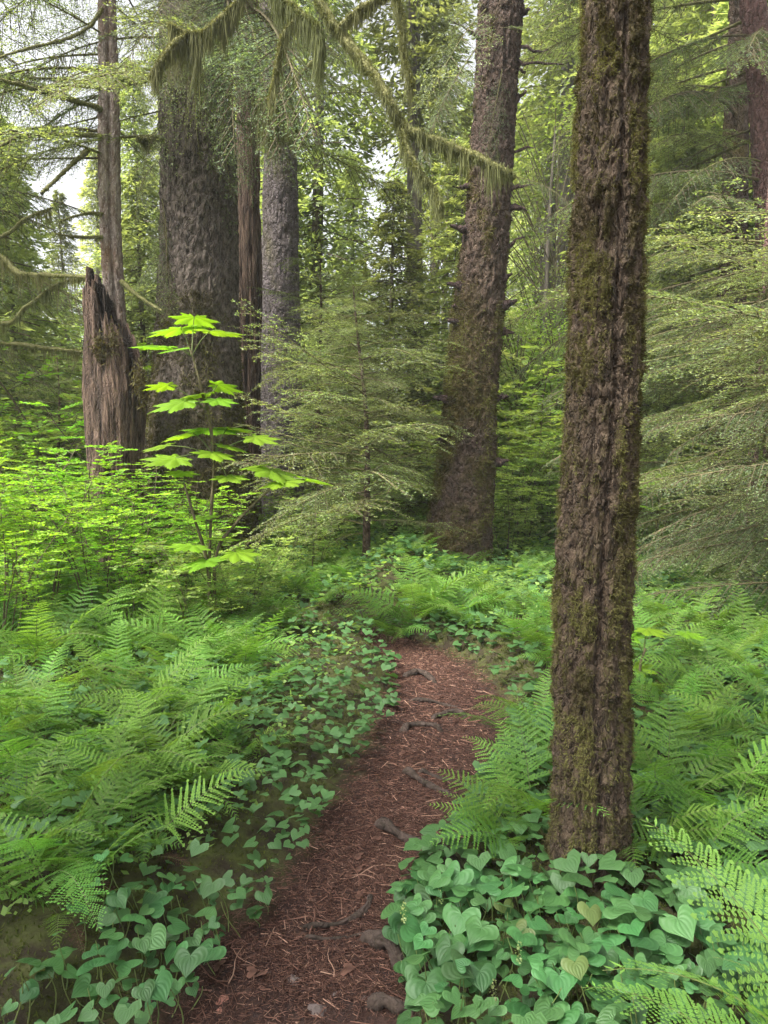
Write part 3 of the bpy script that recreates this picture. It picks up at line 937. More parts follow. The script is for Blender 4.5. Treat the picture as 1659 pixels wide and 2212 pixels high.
o = snag('broken_snag', '', [(560, 184, 270), (640, 184, 278), (700, 183, 284), (760, 185, 296), (860, 186, 314), (930, 190, 308), (1000, 195, 304), (1100, 204, 304), (1200, 212, 312), (1330, 208, 322)], YD_, 1, rimD)
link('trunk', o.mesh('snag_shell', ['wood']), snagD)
r_ = np.random.default_rng(33)
mb = MB()
for (u, v) in ((300, 800), (305, 830), (310, 850), (212, 745), (225, 760), (245, 730)):
    p = at(u, v, YD_ - 0.28)
    n = 160
    b = np.array(p)[None] + r_.normal(0, 0.05, (n, 3)) * np.array([0.7, 0.6, 1.5])
    d = unit(r_.normal(0, 1, (n, 3)) + np.array([0, -0.5, -0.8]))
    diamonds(mb, b, d, unit(np.cross(d, r_.normal(0, 1, (n, 3)))), 0.06, 0.012, r_.random(n) * 0.6)
tag(link('bark_moss', mb.mesh('snag_moss', ['tuft']), snagD), kind='stuff')
landmark('the broken snag', (float(at(255, 1200, YD_).x), YD_))

# --- slim speckled trunk behind the snag
def mossN(T, Z, x, y):
    return 0.9 * np.clip((fbm(x * 3 + 9, y * 3, Z * 2.2, 3, 290) - 0.55) * 6, 0, 1)
def disp_thin(T, Z, r0):
    x, y = np.cos(T), np.sin(T)
    fl = 0.022 * np.cos(T * 3 + Z * 0.15) 
    d, m = disp_plate(0.010, 1.3, mossN, 450)(T, Z, r0)
    gro = np.exp(-(np.angle(np.exp(1j * (T + R(70)))) / 0.22) ** 2) * 0.035
    return d + fl * 0.5 - gro, m
mb, V_, m_, cxE, radE, Z_ = trunk_mesh([(0, 215, 248), (100, 215, 252), (200, 215, 256), (400, 215, 258), (500, 218, 260), (600, 224, 264), (700, 235, 270), (900, 248, 286), (1200, 262, 302)], 8.3, 22, disp_thin, nth=90, dz=0.02, vis_top=7.5, flare=0.1)
treeE = thing('slim_conifer', 'slim pale speckled trunk with bare side branches rising behind the broken snag', 'tree')
link('trunk', mb.mesh('thin_trunk', ['bark_thin']), treeE)
# --- dead furrowed trunk
mb, V_, m_, cxF, radF, Z_ = trunk_mesh([(0, 510, 556), (200, 511, 558), (400, 513, 560), (600, 511, 564), (800, 512, 562), (900, 513, 560), (1200, 505, 565)], 10.6, 20, lambda T, Z, r0: tuple(a * b for a, b in zip(disp_wood(T, Z, r0), (0.9, 0.8))), nth=100, dz=0.03, vis_top=9, flare=0.1)
treeF = thing('dead_trunk', 'dead trunk of bare furrowed wood between the widest trunk and the lilac grey trunk', 'tree')
link('trunk', mb.mesh('dead_trunk', ['wood']), treeF)
# --- lilac grey trunk
mb, VG, mG, cxG, radG, Z_ = trunk_mesh([(0, 562, 622), (200, 572, 632), (300, 573, 640), (400, 570, 642), (600, 567, 645), (850, 563, 650), (1000, 560, 652), (1200, 555, 660)], 11.6, 26, disp_plate(0.018, 0.9, lambda T, Z, x, y: 0.12 + 0.6 * np.clip((fbm(x * 3, y * 3, Z * 2, 3, 3) - .6) * 5, 0, 1), 520, knob=0.02), nth=130, dz=0.03, vis_top=9.4, flare=0.2)
treeG = thing('grey_spruce', 'lilac grey scaly spruce trunk standing right of the dead furrowed trunk', 'tree')
link('trunk', mb.mesh('grey_trunk', ['bark_grey']), treeG)
landmark('the lilac grey trunk', (float(cxG(0)), 11.6))
# --- trunks on the right
mb, V_, m_, cxH, radH, Z_ = trunk_mesh([(0, 1600, 1650), (100, 1612, 1664), (200, 1620, 1676), (300, 1626, 1684), (600, 1640, 1700), (1000, 1655, 1722), (1250, 1660, 1730)], 8.8, 22, disp_plate(0.016, 0.9, lambda T, Z, x, y: 0.08 + 0 * T, 620), nth=90, dz=0.03, vis_top=7.5)
treeH = thing('reddish_spruce', 'reddish leaning trunk at the top right corner of the view', 'tree')
link('trunk', mb.mesh('red_trunk', ['bark_red']), treeH)
mb, V_, m_, cxI, radI, Z_ = trunk_mesh([(0, 1580, 1622), (300, 1566, 1614), (500, 1560, 1610), (700, 1552, 1606), (900, 1546, 1602), (1040, 1542, 1602), (1250, 1536, 1606)], 10.2, 24, disp_plate(0.02, 0.9, lambda T, Z, x, y: 0.2 + 0.6 * np.clip((fbm(x * 3, y * 3, Z * 2, 3, 8) - .5) * 5, 0, 1), 720), nth=90, dz=0.03, vis_top=8)
treeI = thing('screened_spruce', 'dark spruce trunk half hidden by drooping foliage right of the nearest trunk', 'tree')
link('trunk', mb.mesh('screened_trunk', ['bark_mid']), treeI)

# ------------------------------------------------------------------ conifer branches as parts
def rec_branch(W, N, S, nm, mat):
    return (W.mesh(nm + '_wood', ['twig']), N.mesh(nm + '_needles', [mat], smooth=False), S.mesh(nm + '_moss', ['hang']) if S else None)
HB = [rec_branch(*hemlock_branch(900 + k, 1.5, n2, sp, dr, el=0.024, dens=1.2, ew=.5, vz=.16), 'hemlock%d' % k, 'hemlock') for k, (n2, sp, dr) in enumerate(((22, .36, 0.08), (18, .30, 0.20), (20, .42, 0.32), (16, .34, -0.05)))]
HBm = [rec_branch(*hemlock_branch(920 + k, 1.5, 20, 0.32, dr, el=0.024, dens=1.1, moss=330, ew=.5, vz=.14), 'mossy_hemlock%d' % k, 'hemlock') for k, dr in enumerate((0.15, 0.35))]
SB = [rec_branch(*hemlock_branch(940 + k, 1.8, 26, 0.26, 0.42, el=0.026, dens=1.2, hang=0.26, moss=160, ew=0.40, tipt=0.7, vz=.15), 'spruce%d' % k, 'spruce') for k in range(3)]
LB = [rec_branch(*hemlock_branch(960 + k, 3.0, 46, 0.20, dr, el=0.027, dens=1.35, hang=hg * .4, moss=300, ew=0.42, tipt=0.7, vz=.15, bare=.2), 'long_bough%d' % k, 'spruce' if k else 'hemlock') for k, (dr, hg) in enumerate(((.25, .1), (.35, .4), (.2, .3)))]
def add_branch(parent, p0, p1, kit, roll=0.0, width=1.0, L0=1.5, name='branch'):
    """a branch from p0 reaching to p1"""
    p0, p1 = Vector(p0), Vector(p1)
    d = p1 - p0
    if d.length > 2.05:
        kit, L0 = LB[int(abs(p1[0] * 977 + p1[2] * 331)) % 3], 3.0
    s = d.length / L0
    q = d.to_track_quat('X', 'Z')
    rot = (q.to_matrix() @ Matrix.Rotation(roll, 3, 'X')).to_euler()
    b = link(name, kit[0], parent, p0, rot, (s, s * width, s * width))
    link('needles', kit[1], b)
    if kit[2]:
        tag(link('hanging_moss', kit[2], b), kind='stuff')
    return b
def conifer_young(name, label, base, h, reach, kits, nb, trunk_mat='bark_mid', rad=0.04, lean=(0, 0), z0=0.25, group=None, seed=0, droop=-0.05, L0=1.5, cat='tree', power=0.8, sel=None):
    r = np.random.default_rng(seed)
    t = thing(name, label, cat, base, group)
    mb = MB()
    tt = np.linspace(0, 1, 16)
    P = np.stack([lean[0] * tt ** 1.3 + 0.03 * np.sin(tt * 7 + seed), lean[1] * tt ** 1.3 + 0.03 * np.cos(tt * 6), h * tt - 0.1], -1)
    tube(mb, P, rad * (1 - 0.9 * tt) + 0.003, 8, 0.25, 0, noise=0.3, seed=seed)
    link('trunk', mb.mesh('young_trunk', [trunk_mat]), t)
    ga = r.uniform(0, 6)
    for k in range(nb):
        f = z0 + (1 - z0) * (k + 0.5 * r.random()) / nb
        ga += 2.4 + r.normal(0, 0.3)
        p = np.array([np.interp(f, tt, P[:, c]) for c in range(3)])
        l = reach * min(1.0, (1 - f) / (1 - z0) * 1.5 + 0.10) ** power * r.uniform(0.55, 1.25)
        if f < z0 + 0.12:
            l *= 0.8
        e = p + np.array([math.cos(ga) * l, math.sin(ga) * l, l * (0.05 + r.normal(0, 0.13))])
        if sel and not sel(np.array(base) + e):
            continue
        add_branch(t, p, e, kits[int(r.integers(len(kits)))], r.normal(0, 0.12), 1.0, L0)
    return t

# young hemlock in the middle
conifer_young('young_hemlock', 'young lacy hemlock with layered pale sprays filling the gap between the middle trunks', (at(800, 1240, 7.4).x, 7.4, 0.05), 3.2, 1.35, HB + HBm[:1], 92, rad=0.045, lean=(-0.14, 0), z0=0.20, seed=4, power=0.62, sel=lambda e: project(e)[0] < 1000 and not (e[1] < 6.6 and e[2] < .9))
conifer_young('young_hemlock', 'second young hemlock leaning close behind the layered one near the lilac grey trunk', (at(690, 1200, 9.0).x, 9.2, 0.05), 3.9, 1.6, HB, 70, rad=0.05, z0=0.2, seed=8, power=0.6, sel=lambda e: 555 < project(e)[0] < 930)
conifer_young('young_hemlock', 'pointed young hemlock with open crown left of the broken snag', (at(135, 1100, 11).x, 11.0, 0.1), 2.9, 1.4, HB, 44, rad=0.04, z0=0.15, seed=15, power=0.7)
# hemlock on the right whose layered boughs reach into view
hr = thing('bough_hemlock', 'hemlock whose layered grey green boughs spread in from the right edge', 'tree', (0, 0, 0))
mb = MB()
hx, hy = 4.3, 5.6
tt = np.linspace(0, 1, 20)
tube(mb, np.stack([hx + 0.1 * tt, hy + 0 * tt, -0.1 + 9 * tt], -1), 0.13 * (1 - 0.85 * tt), 12, 0.3, 0, noise=0.2)
link('trunk', mb.mesh('bough_trunk', ['bark_mid']), hr)
r_ = np.random.default_rng(61)
for k in range(80):
    z = 0.2 + 2.9 * (k + r_.random()) / 80
    a = R(180 + r_.uniform(-50, 62))
    l = r_.uniform(0.9, 2.8) * (1.0 if z < 2.2 else 0.8)
    if math.sin(a) < -0.3:
        l *= 0.85
    e = np.array([hx + math.cos(a) * l, hy + math.sin(a) * l, z + 0.05 + l * r_.normal(-0.02, 0.13)])
    if e[0] < 1.45 * (e[1] / 3.8) and e[1] < 4.4:
        continue
    add_branch(hr, (hx, hy, z), e, (HB + HBm)[k % 6], r_.normal(0, 0.1), 0.8)
r_ = np.random.default_rng(62)
h2 = thing('bough_hemlock', 'second layered hemlock behind the boughs at the right, its stem slim and reddish', 'tree', (0, 0, 0))
mb = MB()
hx, hy = at(1622, 1000, 7.6).x, 7.6
tube(mb, np.stack([hx + 0.12 * tt, hy + 0 * tt, -0.1 + 8 * tt], -1), 0.06 * (1 - 0.85 * tt), 10, 0.1, 0, noise=0.3)
link('trunk', mb.mesh('bough_trunk2', ['bark_red']), h2)
for k in range(50):
    z = 0.35 + 3.3 * (k + r_.random()) / 50
    a = R(180 + r_.uniform(-75, 90))
    l = r_.uniform(1.3, 2.3)
    e = np.array([hx + math.cos(a) * l, hy + math.sin(a) * l, z + l * r_.normal(-0.02, 0.13)])
    add_branch(h2, (hx, hy, z), e, (HB + HBm)[int(r_.integers(5))], r_.normal(0, 0.1), 0.85)

# drooping spruce boughs on the two right trunks
def dress(tree, cx, rad, Yd, zlo, zhi, n, lmin, lmax, kits, seed, amin=0, amax=360, L0=1.8, droop=-0.12, width=1.0):
    r = np.random.default_rng(seed)
    for k in range(n):
        z = zlo + (zhi - zlo) * (k + r.random()) / n
        a = R(r.uniform(amin, amax))
        l = r.uniform(lmin, lmax)
        c = float(cx(z)); rr = float(rad(z)) * 0.9
        p = (c + math.cos(a) * rr, Yd + math.sin(a) * rr, z)
        e = (c + math.cos(a) * (rr + l), Yd + math.sin(a) * (rr + l), z + l * (droop + r.normal(0, 0.08)))
        add_branch(tree, p, e, kits[int(r.integers(len(kits)))], r.normal(0, 0.15), width, L0)
dress(treeH, cxH, radH, 8.8, 2.6, 9.5, 34, 1.6, 3.0, SB, 71, 120, 280)
dress(treeI, cxI, radI, 10.2, 2.4, 10, 36, 1.8, 3.2, SB, 72, 110, 330)
dress(treeG, cxG, radG, 11.6, 6.5, 11, 20, 1.2, 2.4, SB, 73, 180, 360)
dress(treeE, cxE, radE, 8.3, 4.6, 9, 34, 1.0, 2.0, HB + SB[:1], 74, 60, 300, 1.5)
dress(treeC, cxC, radC, 8.6, 5.0, 9.5, 34, 1.2, 2.6, SB + HB, 75, 170, 370, 1.6, -0.3)
dress(treeB, cxB, radB, 8.2, 6.6, 10, 22, 1.2, 2.4, SB, 76, 170, 370, 1.8, -0.3)

# hand placed sprays in front of the two left trunks (they grow from the big spruce and the slim conifer)
for k, (u0, v0, u1, v1, Yt) in enumerate([(420, -60, 470, 260, 7.2), (440, 40, 400, 390, 7.9), (470, -80, 560, 200, 6.6), (480, -60, 660, 180, 6.4), (500, 60, 610, 330, 7.2), (400, 60, 330, 300, 7.5), (360, 250, 290, 360, 7.6), (350, 340, 270, 420, 7.8), (350, 430, 372, 620, 8.0), (352, 460, 360, 700, 8.05), (480, 250, 500, 420, 8.0), (345, 560, 262, 640, 7.9),
                                          (500, 100, 720, 120, 6.0), (500, 10, 760, 90, 5.8), (520, 150, 690, 290, 6.8), (470, -20, 380, 90, 6.6), (430, -70, 250, 60, 6.6), (440, 10, 300, 150, 7.0)]):
    p0 = at(u0, v0, YC - 0.3)
    add_branch(treeC, p0, at(u1, v1, Yt), (SB + HB)[k % 6], random.uniform(-0.3, 0.3), 0.85, 1.6)
for k, (u0, v0, u1, v1, Yt) in enumerate([(1085, 150, 1060, 300, 7.6), (1060, 280, 1090, 350, 7.7), (1090, 380, 1230, 400, 7.4), (1080, 60, 1200, 60, 7.6), (1050, -40, 960, 60, 7.4), (1050, 20, 900, 180, 6.8), (1040, 90, 880, 330, 6.8)]):
    add_branch(treeB, at(u0, v0, YB - 0.25), at(u1, v1, Yt), (SB + HB)[k % 6], random.uniform(-0.3, 0.3), 0.6, 1.6)

# ------------------------------------------------------------------ moss hung boughs
def mossy_limb(parent, pts, r0, strands=0, lmin=.06, lmax=.3, seed=0, name='mossy_limb', taper=0.6, prof=None, w=0.006, sleeve=1.5):
    r0 *= 1.0
    r = np.random.default_rng(seed)
    P = smooth_path([tuple(at(u, v, Y)) for u, v, Y in pts], 50)
    P[1:-1] += r.normal(0, r0 * 0.10, (48, 3))
    t = np.linspace(0, 1, 50)
    mb = MB()
    tube(mb, P, r0 * (1 - taper * t), 9, 0.85 if strands else 0.35, 0, noise=0.55, seed=seed)
    o = link(name, mb.mesh('limb', ['twig']), parent)
    if strands:
        mb = MB()
        moss_strands(mb, P, int(strands * 1.5), lmin, lmax, r, w * .62, spread=r0 * 0.55, prof=prof)
        # short furry sleeve all around
        n = strands * 3
        i = r.integers(0, 50, n)
        d = unit(r.normal(0, 1, (n, 3)) - np.array([0, 0, 0.35]))
        b = P[i] + (P[np.minimum(i + 1, 49)] - P[i]) * r.random((n, 1)) + d * (r0 * 0.75 * (1 - taper * t[i]))[:, None]
        diamonds(mb, b, unit(d + np.array([0, 0, -0.7])), unit(np.cross(d, r.normal(0, 1, (n, 3)))), 0.018 * sleeve, 0.005, np.clip(0.55 + r.normal(0, 0.2, n), 0, 1))
        tag(link('hanging_moss', mb.mesh('limb_moss', ['hang']), o), kind='stuff')
    return o
oak = thing('moss_hung_bough', 'large crooked bough draped in long olive moss hanging across the top centre', 'branch')
mossy_limb(oak, [(660, -60, 5.4), (700, 20, 5.35), (745, 85, 5.3), (800, 150, 5.2), (838, 210, 5.1), (870, 270, 5.1), (935, 302, 5.05), (1010, 330, 5.0), (1103, 378, 4.95)], 0.036, 5200, .03, .20, 1, prof=[.5, .5, .6, .7, .6, .6, 0.9, 1.6, 1.3], taper=.3)
mossy_limb(oak, [(868, 262, 5.1), (880, 320, 5.05), (905, 370, 5.0), (935, 410, 5.0), (952, 445, 4.95)], 0.024, 1700, .03, .22, 2, taper=.6)
mossy_limb(oak, [(735, 62, 5.3), (775, 22, 5.2), (835, -10, 5.1), (900, -40, 5)], 0.026, 900, .03, .16, 3, taper=.4)
mossy_limb(oak, [(560, -60, 5.3), (610, -5, 5.3), (650, 30, 5.25), (685, 62, 5.2), (690, 120, 5.2)], 0.03, 2400, .05, .34, 4, taper=.5)
mossy_limb(oak, [(650, 30, 5.25), (612, 80, 5.3), (598, 150, 5.3), (583, 220, 5.35)], 0.018, 1000, .04, .2, 5, taper=.5)
mossy_limb(oak, [(850, -30, 5), (868, 40, 5.0), (873, 120, 5.0), (890, 180, 4.95)], 0.018, 1200, .05, .24, 6, taper=.6)
bough2 = thing('moss_hung_bough', 'bough with a broad curtain of brown green moss in front of the widest trunk', 'branch')
mossy_limb(bough2, [(560, -80, 6.4), (520, -5, 6.4), (495, 25, 6.4), (470, 45, 6.35), (440, 70, 6.3), (400, 72, 6.3), (368, 55, 6.3)], 0.026, 3600, .08, .55, 7, prof=[.2, .3, .5, .9, 1.5, 1.2, .8], taper=.3, w=.007)
mossy_limb(bough2, [(405, 74, 6.3), (370, 100, 6.2), (345, 135, 6.1), (328, 165, 6.1)], 0.022, 1500, .05, .22, 8, taper=.5, w=.007)
bough3 = thing('moss_hung_bough', 'short bough with long drooping moss tails in front of the lilac grey trunk', 'branch')
mossy_limb(bough3, [(690, 120, 6.8), (620, 190, 6.9), (575, 222, 7.0), (548, 222, 7.0)], 0.02, 500, .05, .25, 9, taper=.3)
mossy_limb(bough3, [(560, 222, 7.0), (590, 215, 6.9), (620, 232, 6.9), (640, 262, 6.8)], 0.035, 2600, .06, .62, 10, prof=[.9, 1.2, .7, .2], taper=.4, w=.008)
mossy_limb(treeC, [(372, 168, 8.4), (320, 168, 8.0), (252, 168, 7.6)], 0.04, 700, .04, .16, 11, taper=.2)
mossy_limb(treeC, [(360, 300, 8.4), (330, 300, 8.1), (300, 301, 7.9)], 0.035, 500, .04, .2, 12, taper=.2)
# bare mossy side limbs of the slim conifer and far left spruce
for k, (pts, r0, st) in enumerate([
        ([(218, 235, 8.2), (170, 220, 8.0), (110, 203, 7.6), (50, 185, 7.2), (-30, 165, 6.8)], .032, 260),
        ([(218, 293, 8.2), (160, 290, 8.0), (90, 290, 7.7), (40, 296, 7.4), (-10, 322, 7.0)], .028, 200),
        ([(216, 190, 8.2), (170, 176, 8.0), (120, 170, 7.8), (60, 168, 7.6)], .018, 100),
        ([(190, 325, 8.2), (150, 360, 7.9), (90, 418, 7.5)], .030, 60),
        ([(220, 20, 8.2), (190, 60, 8.0), (140, 85, 7.8), (60, 105, 7.4), (-20, 130, 7.0)], .022, 100),
        ([(222, 462, 8.2), (180, 462, 8.0), (130, 478, 7.8)], .02, 100),
        ([(222, 512, 8.2), (170, 512, 8.0), (120, 505, 7.8)], .02, 100),
        ([(262, 608, 8.2), (300, 640, 8.0), (350, 672, 7.8)], .028, 150)]):
    mossy_limb(treeE, pts, r0, st, .03, .12, 30 + k, name='side_limb', taper=.5)
spl = thing('mossy_spruce', 'spruce off the left edge reaching in with low moss hung limbs', 'tree')
mb = MB()
xl = at(-330, 600, 9.0).x
tube(mb, np.stack([xl + 0 * tt, 9.0 + 0 * tt, -0.1 + 16 * tt], -1), 0.3 * (1 - 0.8 * tt), 16, 0.5, 0, noise=0.2)
link('trunk', mb.mesh('left_spruce_trunk', ['bark_big']), spl)
for k, (pts, r0, st) in enumerate([
        ([(-330, 560, 9), (-60, 560, 8.6), (0, 555, 8.4), (40, 590, 8.2), (100, 594, 8.0), (215, 600, 7.8)], .045, 900),
        ([(-330, 740, 9), (0, 742, 8.6), (100, 752, 8.4), (182, 760, 8.2)], .035, 900),
        ([(-330, 640, 9), (-20, 700, 8.4), (60, 660, 8.2), (130, 612, 8.1), (200, 600, 8.0)], .03, 900),
        ([(-330, 480, 9), (-40, 520, 8.8), (60, 470, 8.4), (110, 450, 8.2)], .03, 300)]):
    mossy_limb(spl, pts, r0, st, .05, .3, 50 + k, name='side_limb', taper=.6)
r_ = np.random.default_rng(88)
for k in range(40):
    z = 2.6 + 6.5 * (k + r_.random()) / 40
    a = R(r_.uniform(-62, 50)); l = r_.uniform(1.6, 3.4)
    add_branch(spl, (xl, 9, z), (xl + math.cos(a) * l, 9 + math.sin(a) * l, z + l * r_.normal(-0.1, 0.08)), (HB + SB + HBm)[int(r_.integers(8))], r_.normal(0, 0.15), 1.0, 1.6)

# ------------------------------------------------------------------ background conifers (crown meshes shared)
def far_crown(seed, h=16, rbase=2.6, nb=150, el=0.085, zlow=0.12, hang=0.4):
    r = np.random.default_rng(seed)
    mb = MB()
    up = np.array([0, 0, 1.0])
    a = 0
    for k in range(nb):
        f = zlow + (1 - zlow) * (k + r.random()) / nb
        a += 2.4 + r.normal(0, 0.4)
        l = rbase * (1 - f) ** 0.75 * r.uniform(0.55, 1.15) + 0.15
        d = unit(np.array([math.cos(a), math.sin(a), r.normal(-0.05, 0.12)]))
        sd = unit(np.cross(up, d))
        m = int(60 + 150 * l / rbase)
        u = r.random(m) ** 0.75
        lat = r.normal(0, 1, m) * 0.24 * l * (0.25 + np.sin(np.clip(u, 0, 1) * PI) * 0.9)
        p = np.array([0, 0, h * f]) + d * (l * u)[:, None] + sd * lat[:, None]
        drop = 0.22 * l * u ** 2 + np.abs(lat) * 0.5
        p[:, 2] -= drop
        p[:, 2] -= hang * r.random(m) ** 2 * 0.5
        dd = unit(d * 0.6 + sd * np.sign(lat)[:, None] * 0.7 + r.normal(0, 0.3, (m, 3)) - up * (0.10 + hang * 0.45 * r.random((m, 1))))
        ss = unit(np.cross(dd, up + r.normal(0, 0.5, (m, 3))))
        diamonds(mb, p, dd, ss, el * (0.8 + 0.9 * r.random(m)), el * 0.42, np.clip(0.15 + 0.6 * u * r.random(m) + r.normal(0, 0.08, m), 0, 1))
        tube(mb, np.array([0, 0, h * f]) + d * (l * np.linspace(0, .8, 4))[:, None] - up * (0.14 * l * np.linspace(0, .8, 4) ** 2)[:, None], 0.012, 3, 0.1, 1)
    return mb.mesh('far_crown', ['far', 'twig'], smooth=False)
FC = [far_crown(1200, 17, 2.8, 190, 0.135), far_crown(1201, 14, 2.4, 170, 0.13), far_crown(1202, 19, 3.0, 200, 0.14, zlow=0.28), far_crown(1203, 8, 2.0, 130, 0.11, zlow=0.06, hang=0.15), far_crown(1204, 20, 2.6, 150, 0.14, zlow=0.42)]
FH = [17, 14, 19, 8, 20]
FT = []
for k, h in enumerate(FH):
    mb = MB()
    t_ = np.linspace(0, 1, 30)
    rr = {0: .22, 1: .17, 2: .26, 3: .09, 4: .24}[k]
    tube(mb, np.stack([0.15 * np.sin(t_ * 3 + k), 0.1 * np.cos(t_ * 4), h * t_ - 0.4], -1), rr * (1 - 0.9 * t_) + 0.01, 14, 0.2, 0, noise=0.18, seed=k)
    FT.append(mb.mesh('far_trunk', ['bark_far']))
FARS = []
def far_tree(u, Yd, kind, s=1.0, dx=0):
    x = at(u, 960, Yd).x + dx
    o = thing('background_conifer', '', 'tree', (x, Yd, H(x, Yd) - 0.1), 'conifers standing deeper in the forest')
    a = random.uniform(0, 6)
    link('trunk', FT[kind], o, rot=(0, 0, a), scale=s)
    link('crown', FC[kind], o, rot=(0, 0, a), scale=s)
    FARS.append((o, x, Yd, kind))
    return o
o_ = thing('shading_conifer', 'tall unseen conifer added left of the viewpoint to shade the near left bank', 'tree', (-5.6, -1.2, -0.1))  # out-of-view tree, added so its crown shades the near left bank
link('trunk', FT[1], o_)
link('crown', FC[1], o_)
# hand placed: silhouettes that can be told apart
for u, Yd, kd, s in [(900, 15, 4, .9), (1215, 17, 4, 1.0), (1185, 19, 4, .9), (688, 14, 1, .95), (930, 20, 4, .8), (1430, 15, 2, .9), (1500, 13, 0, .8), (40, 17, 1, .6), (-90, 14, 1, .8), (150, 21, 1, .6),
                     (310, 18, 1, .75), (1350, 19, 0, .9), (1470, 20, 2, 1), (1600, 14, 0, 1), (1700, 13, 1, 1), (1010, 18, 1, .7), (760, 19, 1, .62), (430, 20, 2, .8), (560, 18, 0, .7),
                     (20, 22, 1, .8), (230, 25, 1, .8), (1130, 27, 0, .8), (1290, 24, 2, .9), (1390, 12.5, 3, 1.0), (1450, 11.5, 3, .9), (1560, 12, 3, 1.1), (40, 13, 3, .9), (-90, 11.5, 3, 1.1), (320, 13, 3, .8), (620, 14, 3, .9), (980, 13, 3, .85), (850, 12.5, 3, .75), ]:
    far_tree(u, Yd, kd, s)
r_ = np.random.default_rng(5)
for k in range(20):
    Yd = 25 + 17 * ((k * 0.618) % 1)
    u = -150 + 1960 * (k + r_.random() * 0.8) / 20
    kd = int(r_.integers(0, 3))
    s = r_.uniform(.85, 1.15)
    s *= 0.62 if u < 1080 else 0.85
    far_tree(u, Yd, kd, s)

def broad_crown(seed, h=9, rad=2.4, ncl=60, leaf=0.085):
    r = np.random.default_rng(seed)
    mb = MB()
    for k in range(ncl):
        f = r.uniform(.25, 1)
        a = r.uniform(0, 2 * PI); q = rad * math.sqrt(r.random()) * math.sin(min(1, (1.12 - f) * 1.6 + .2) * PI / 2)
        c = np.array([math.cos(a) * q, math.sin(a) * q, h * f])
        m = int(r.integers(50, 110))
        p = c + r.normal(0, 1, (m, 3)) * np.array([.42, .42, .16])
        d = unit(r.normal(0, 1, (m, 3)) * np.array([1, 1, .35]) - np.array([0, 0, .2]))
        diamonds(mb, p, d, unit(np.cross(d, np.array([0, 0, 1.0]) + r.normal(0, .5, (m, 3)))), leaf * (.7 + .7 * r.random(m)), leaf * .6, np.clip(r.normal(.45, .25, m), 0, 1))
        tube(mb, smooth_path([(0, 0, h * f * .72), tuple(c * .6 + np.array([0, 0, h * f * .3])), tuple(c)], 6), .014, 3, .3, 1)
    return mb.mesh('broad_crown', ['shrub', 'twig'], smooth=False)
BC = [broad_crown(1300, 9, 2.3, 75), broad_crown(1301, 11, 2.6, 80, .09), broad_crown(1302, 5, 1.7, 60, .08)]
ALD = []
for k, (u, Yd, kd, sc_) in enumerate([(1190, 15.5, 0, .95), (1150, 21, 1, 1.0), (600, 19, 1, .9), (965, 18, 0, 1.0), (-40, 15, 2, 1.0), (60, 22, 2, 1.2), (1450, 22, 1, 1), (1120, 13, 2, .75), (1200, 13.5, 2, .8), (290, 20, 2, 1.1), (1390, 17, 0, .8), (880, 16, 2, 1.0)]):
    x = at(u, 960, Yd).x
    o = thing('alder_tree', '', 'tree', (x, Yd, H(x, Yd) - .1))
    a = random.uniform(0, 6)
    link('trunk', FT[3], o, rot=(0, 0, a), scale=sc_ * (1.1 if kd < 2 else .6))
    link('crown', BC[kd], o, rot=(0, 0, a), scale=sc_)
    ALD.append((o, x, Yd))
# ------------------------------------------------------------------ leafy shrubs
def stem_kit(W, N, mat):
    return W.mesh('shrub_stem', ['twig']), N.mesh('shrub_leaves', [mat], smooth=False)
HS = [stem_kit(*leafy_stem(1400 + k, 1.5, 15, 0.036, 0.55, 11), 'bush') for k in range(4)]
US = [stem_kit(*leafy_stem(1420 + k, 1.9, 16, 0.075, 0.7, 7, tiers=0.1), 'shrub') for k in range(4)]
SHR = []
def shrub(name, kits, x, y, n, s, seed, cat='shrub', group=None):
    r = np.random.default_rng(seed)
    o = thing(name, '', cat, (x, y, H(x, y) - 0.02), group)
    for k in range(n):
        st, lv = kits[int(r.integers(len(kits)))]
        a = 2 * PI * (k + r.random() * 0.7) / n
        b = link('stem', st, o, (0.07 * math.cos(a), 0.07 * math.sin(a), 0), (0, 0, a), s * r.uniform(0.75, 1.12))
        tag(link('leaves', lv, b), kind='stuff')
    SHR.append((o, x, y, name))
    return o
HP = [(-2.75, 5.6, .92), (-2.2, 5.4, .86), (-3.4, 6.3, 1.0), (-2.25, 6.3, .86), (-2.8, 6.9, 1.0), (-3.2, 4.9, .85), (-2.1, 6.9, .78), (-2.55, 4.6, .78), (-1.85, 5.3, .5), (-3.9, 5.6, 1.0), (-3.2, 7.8, 1.05), (-1.9, 7.4, .72), (-1.75, 6.2, .55)]
for k, (x, y, s) in enumerate(HP):
    shrub('huckleberry_bush', HS, x, y, 7, s, 1500 + k, group='huckleberry bushes at the left')
r_ = np.random.default_rng(15)
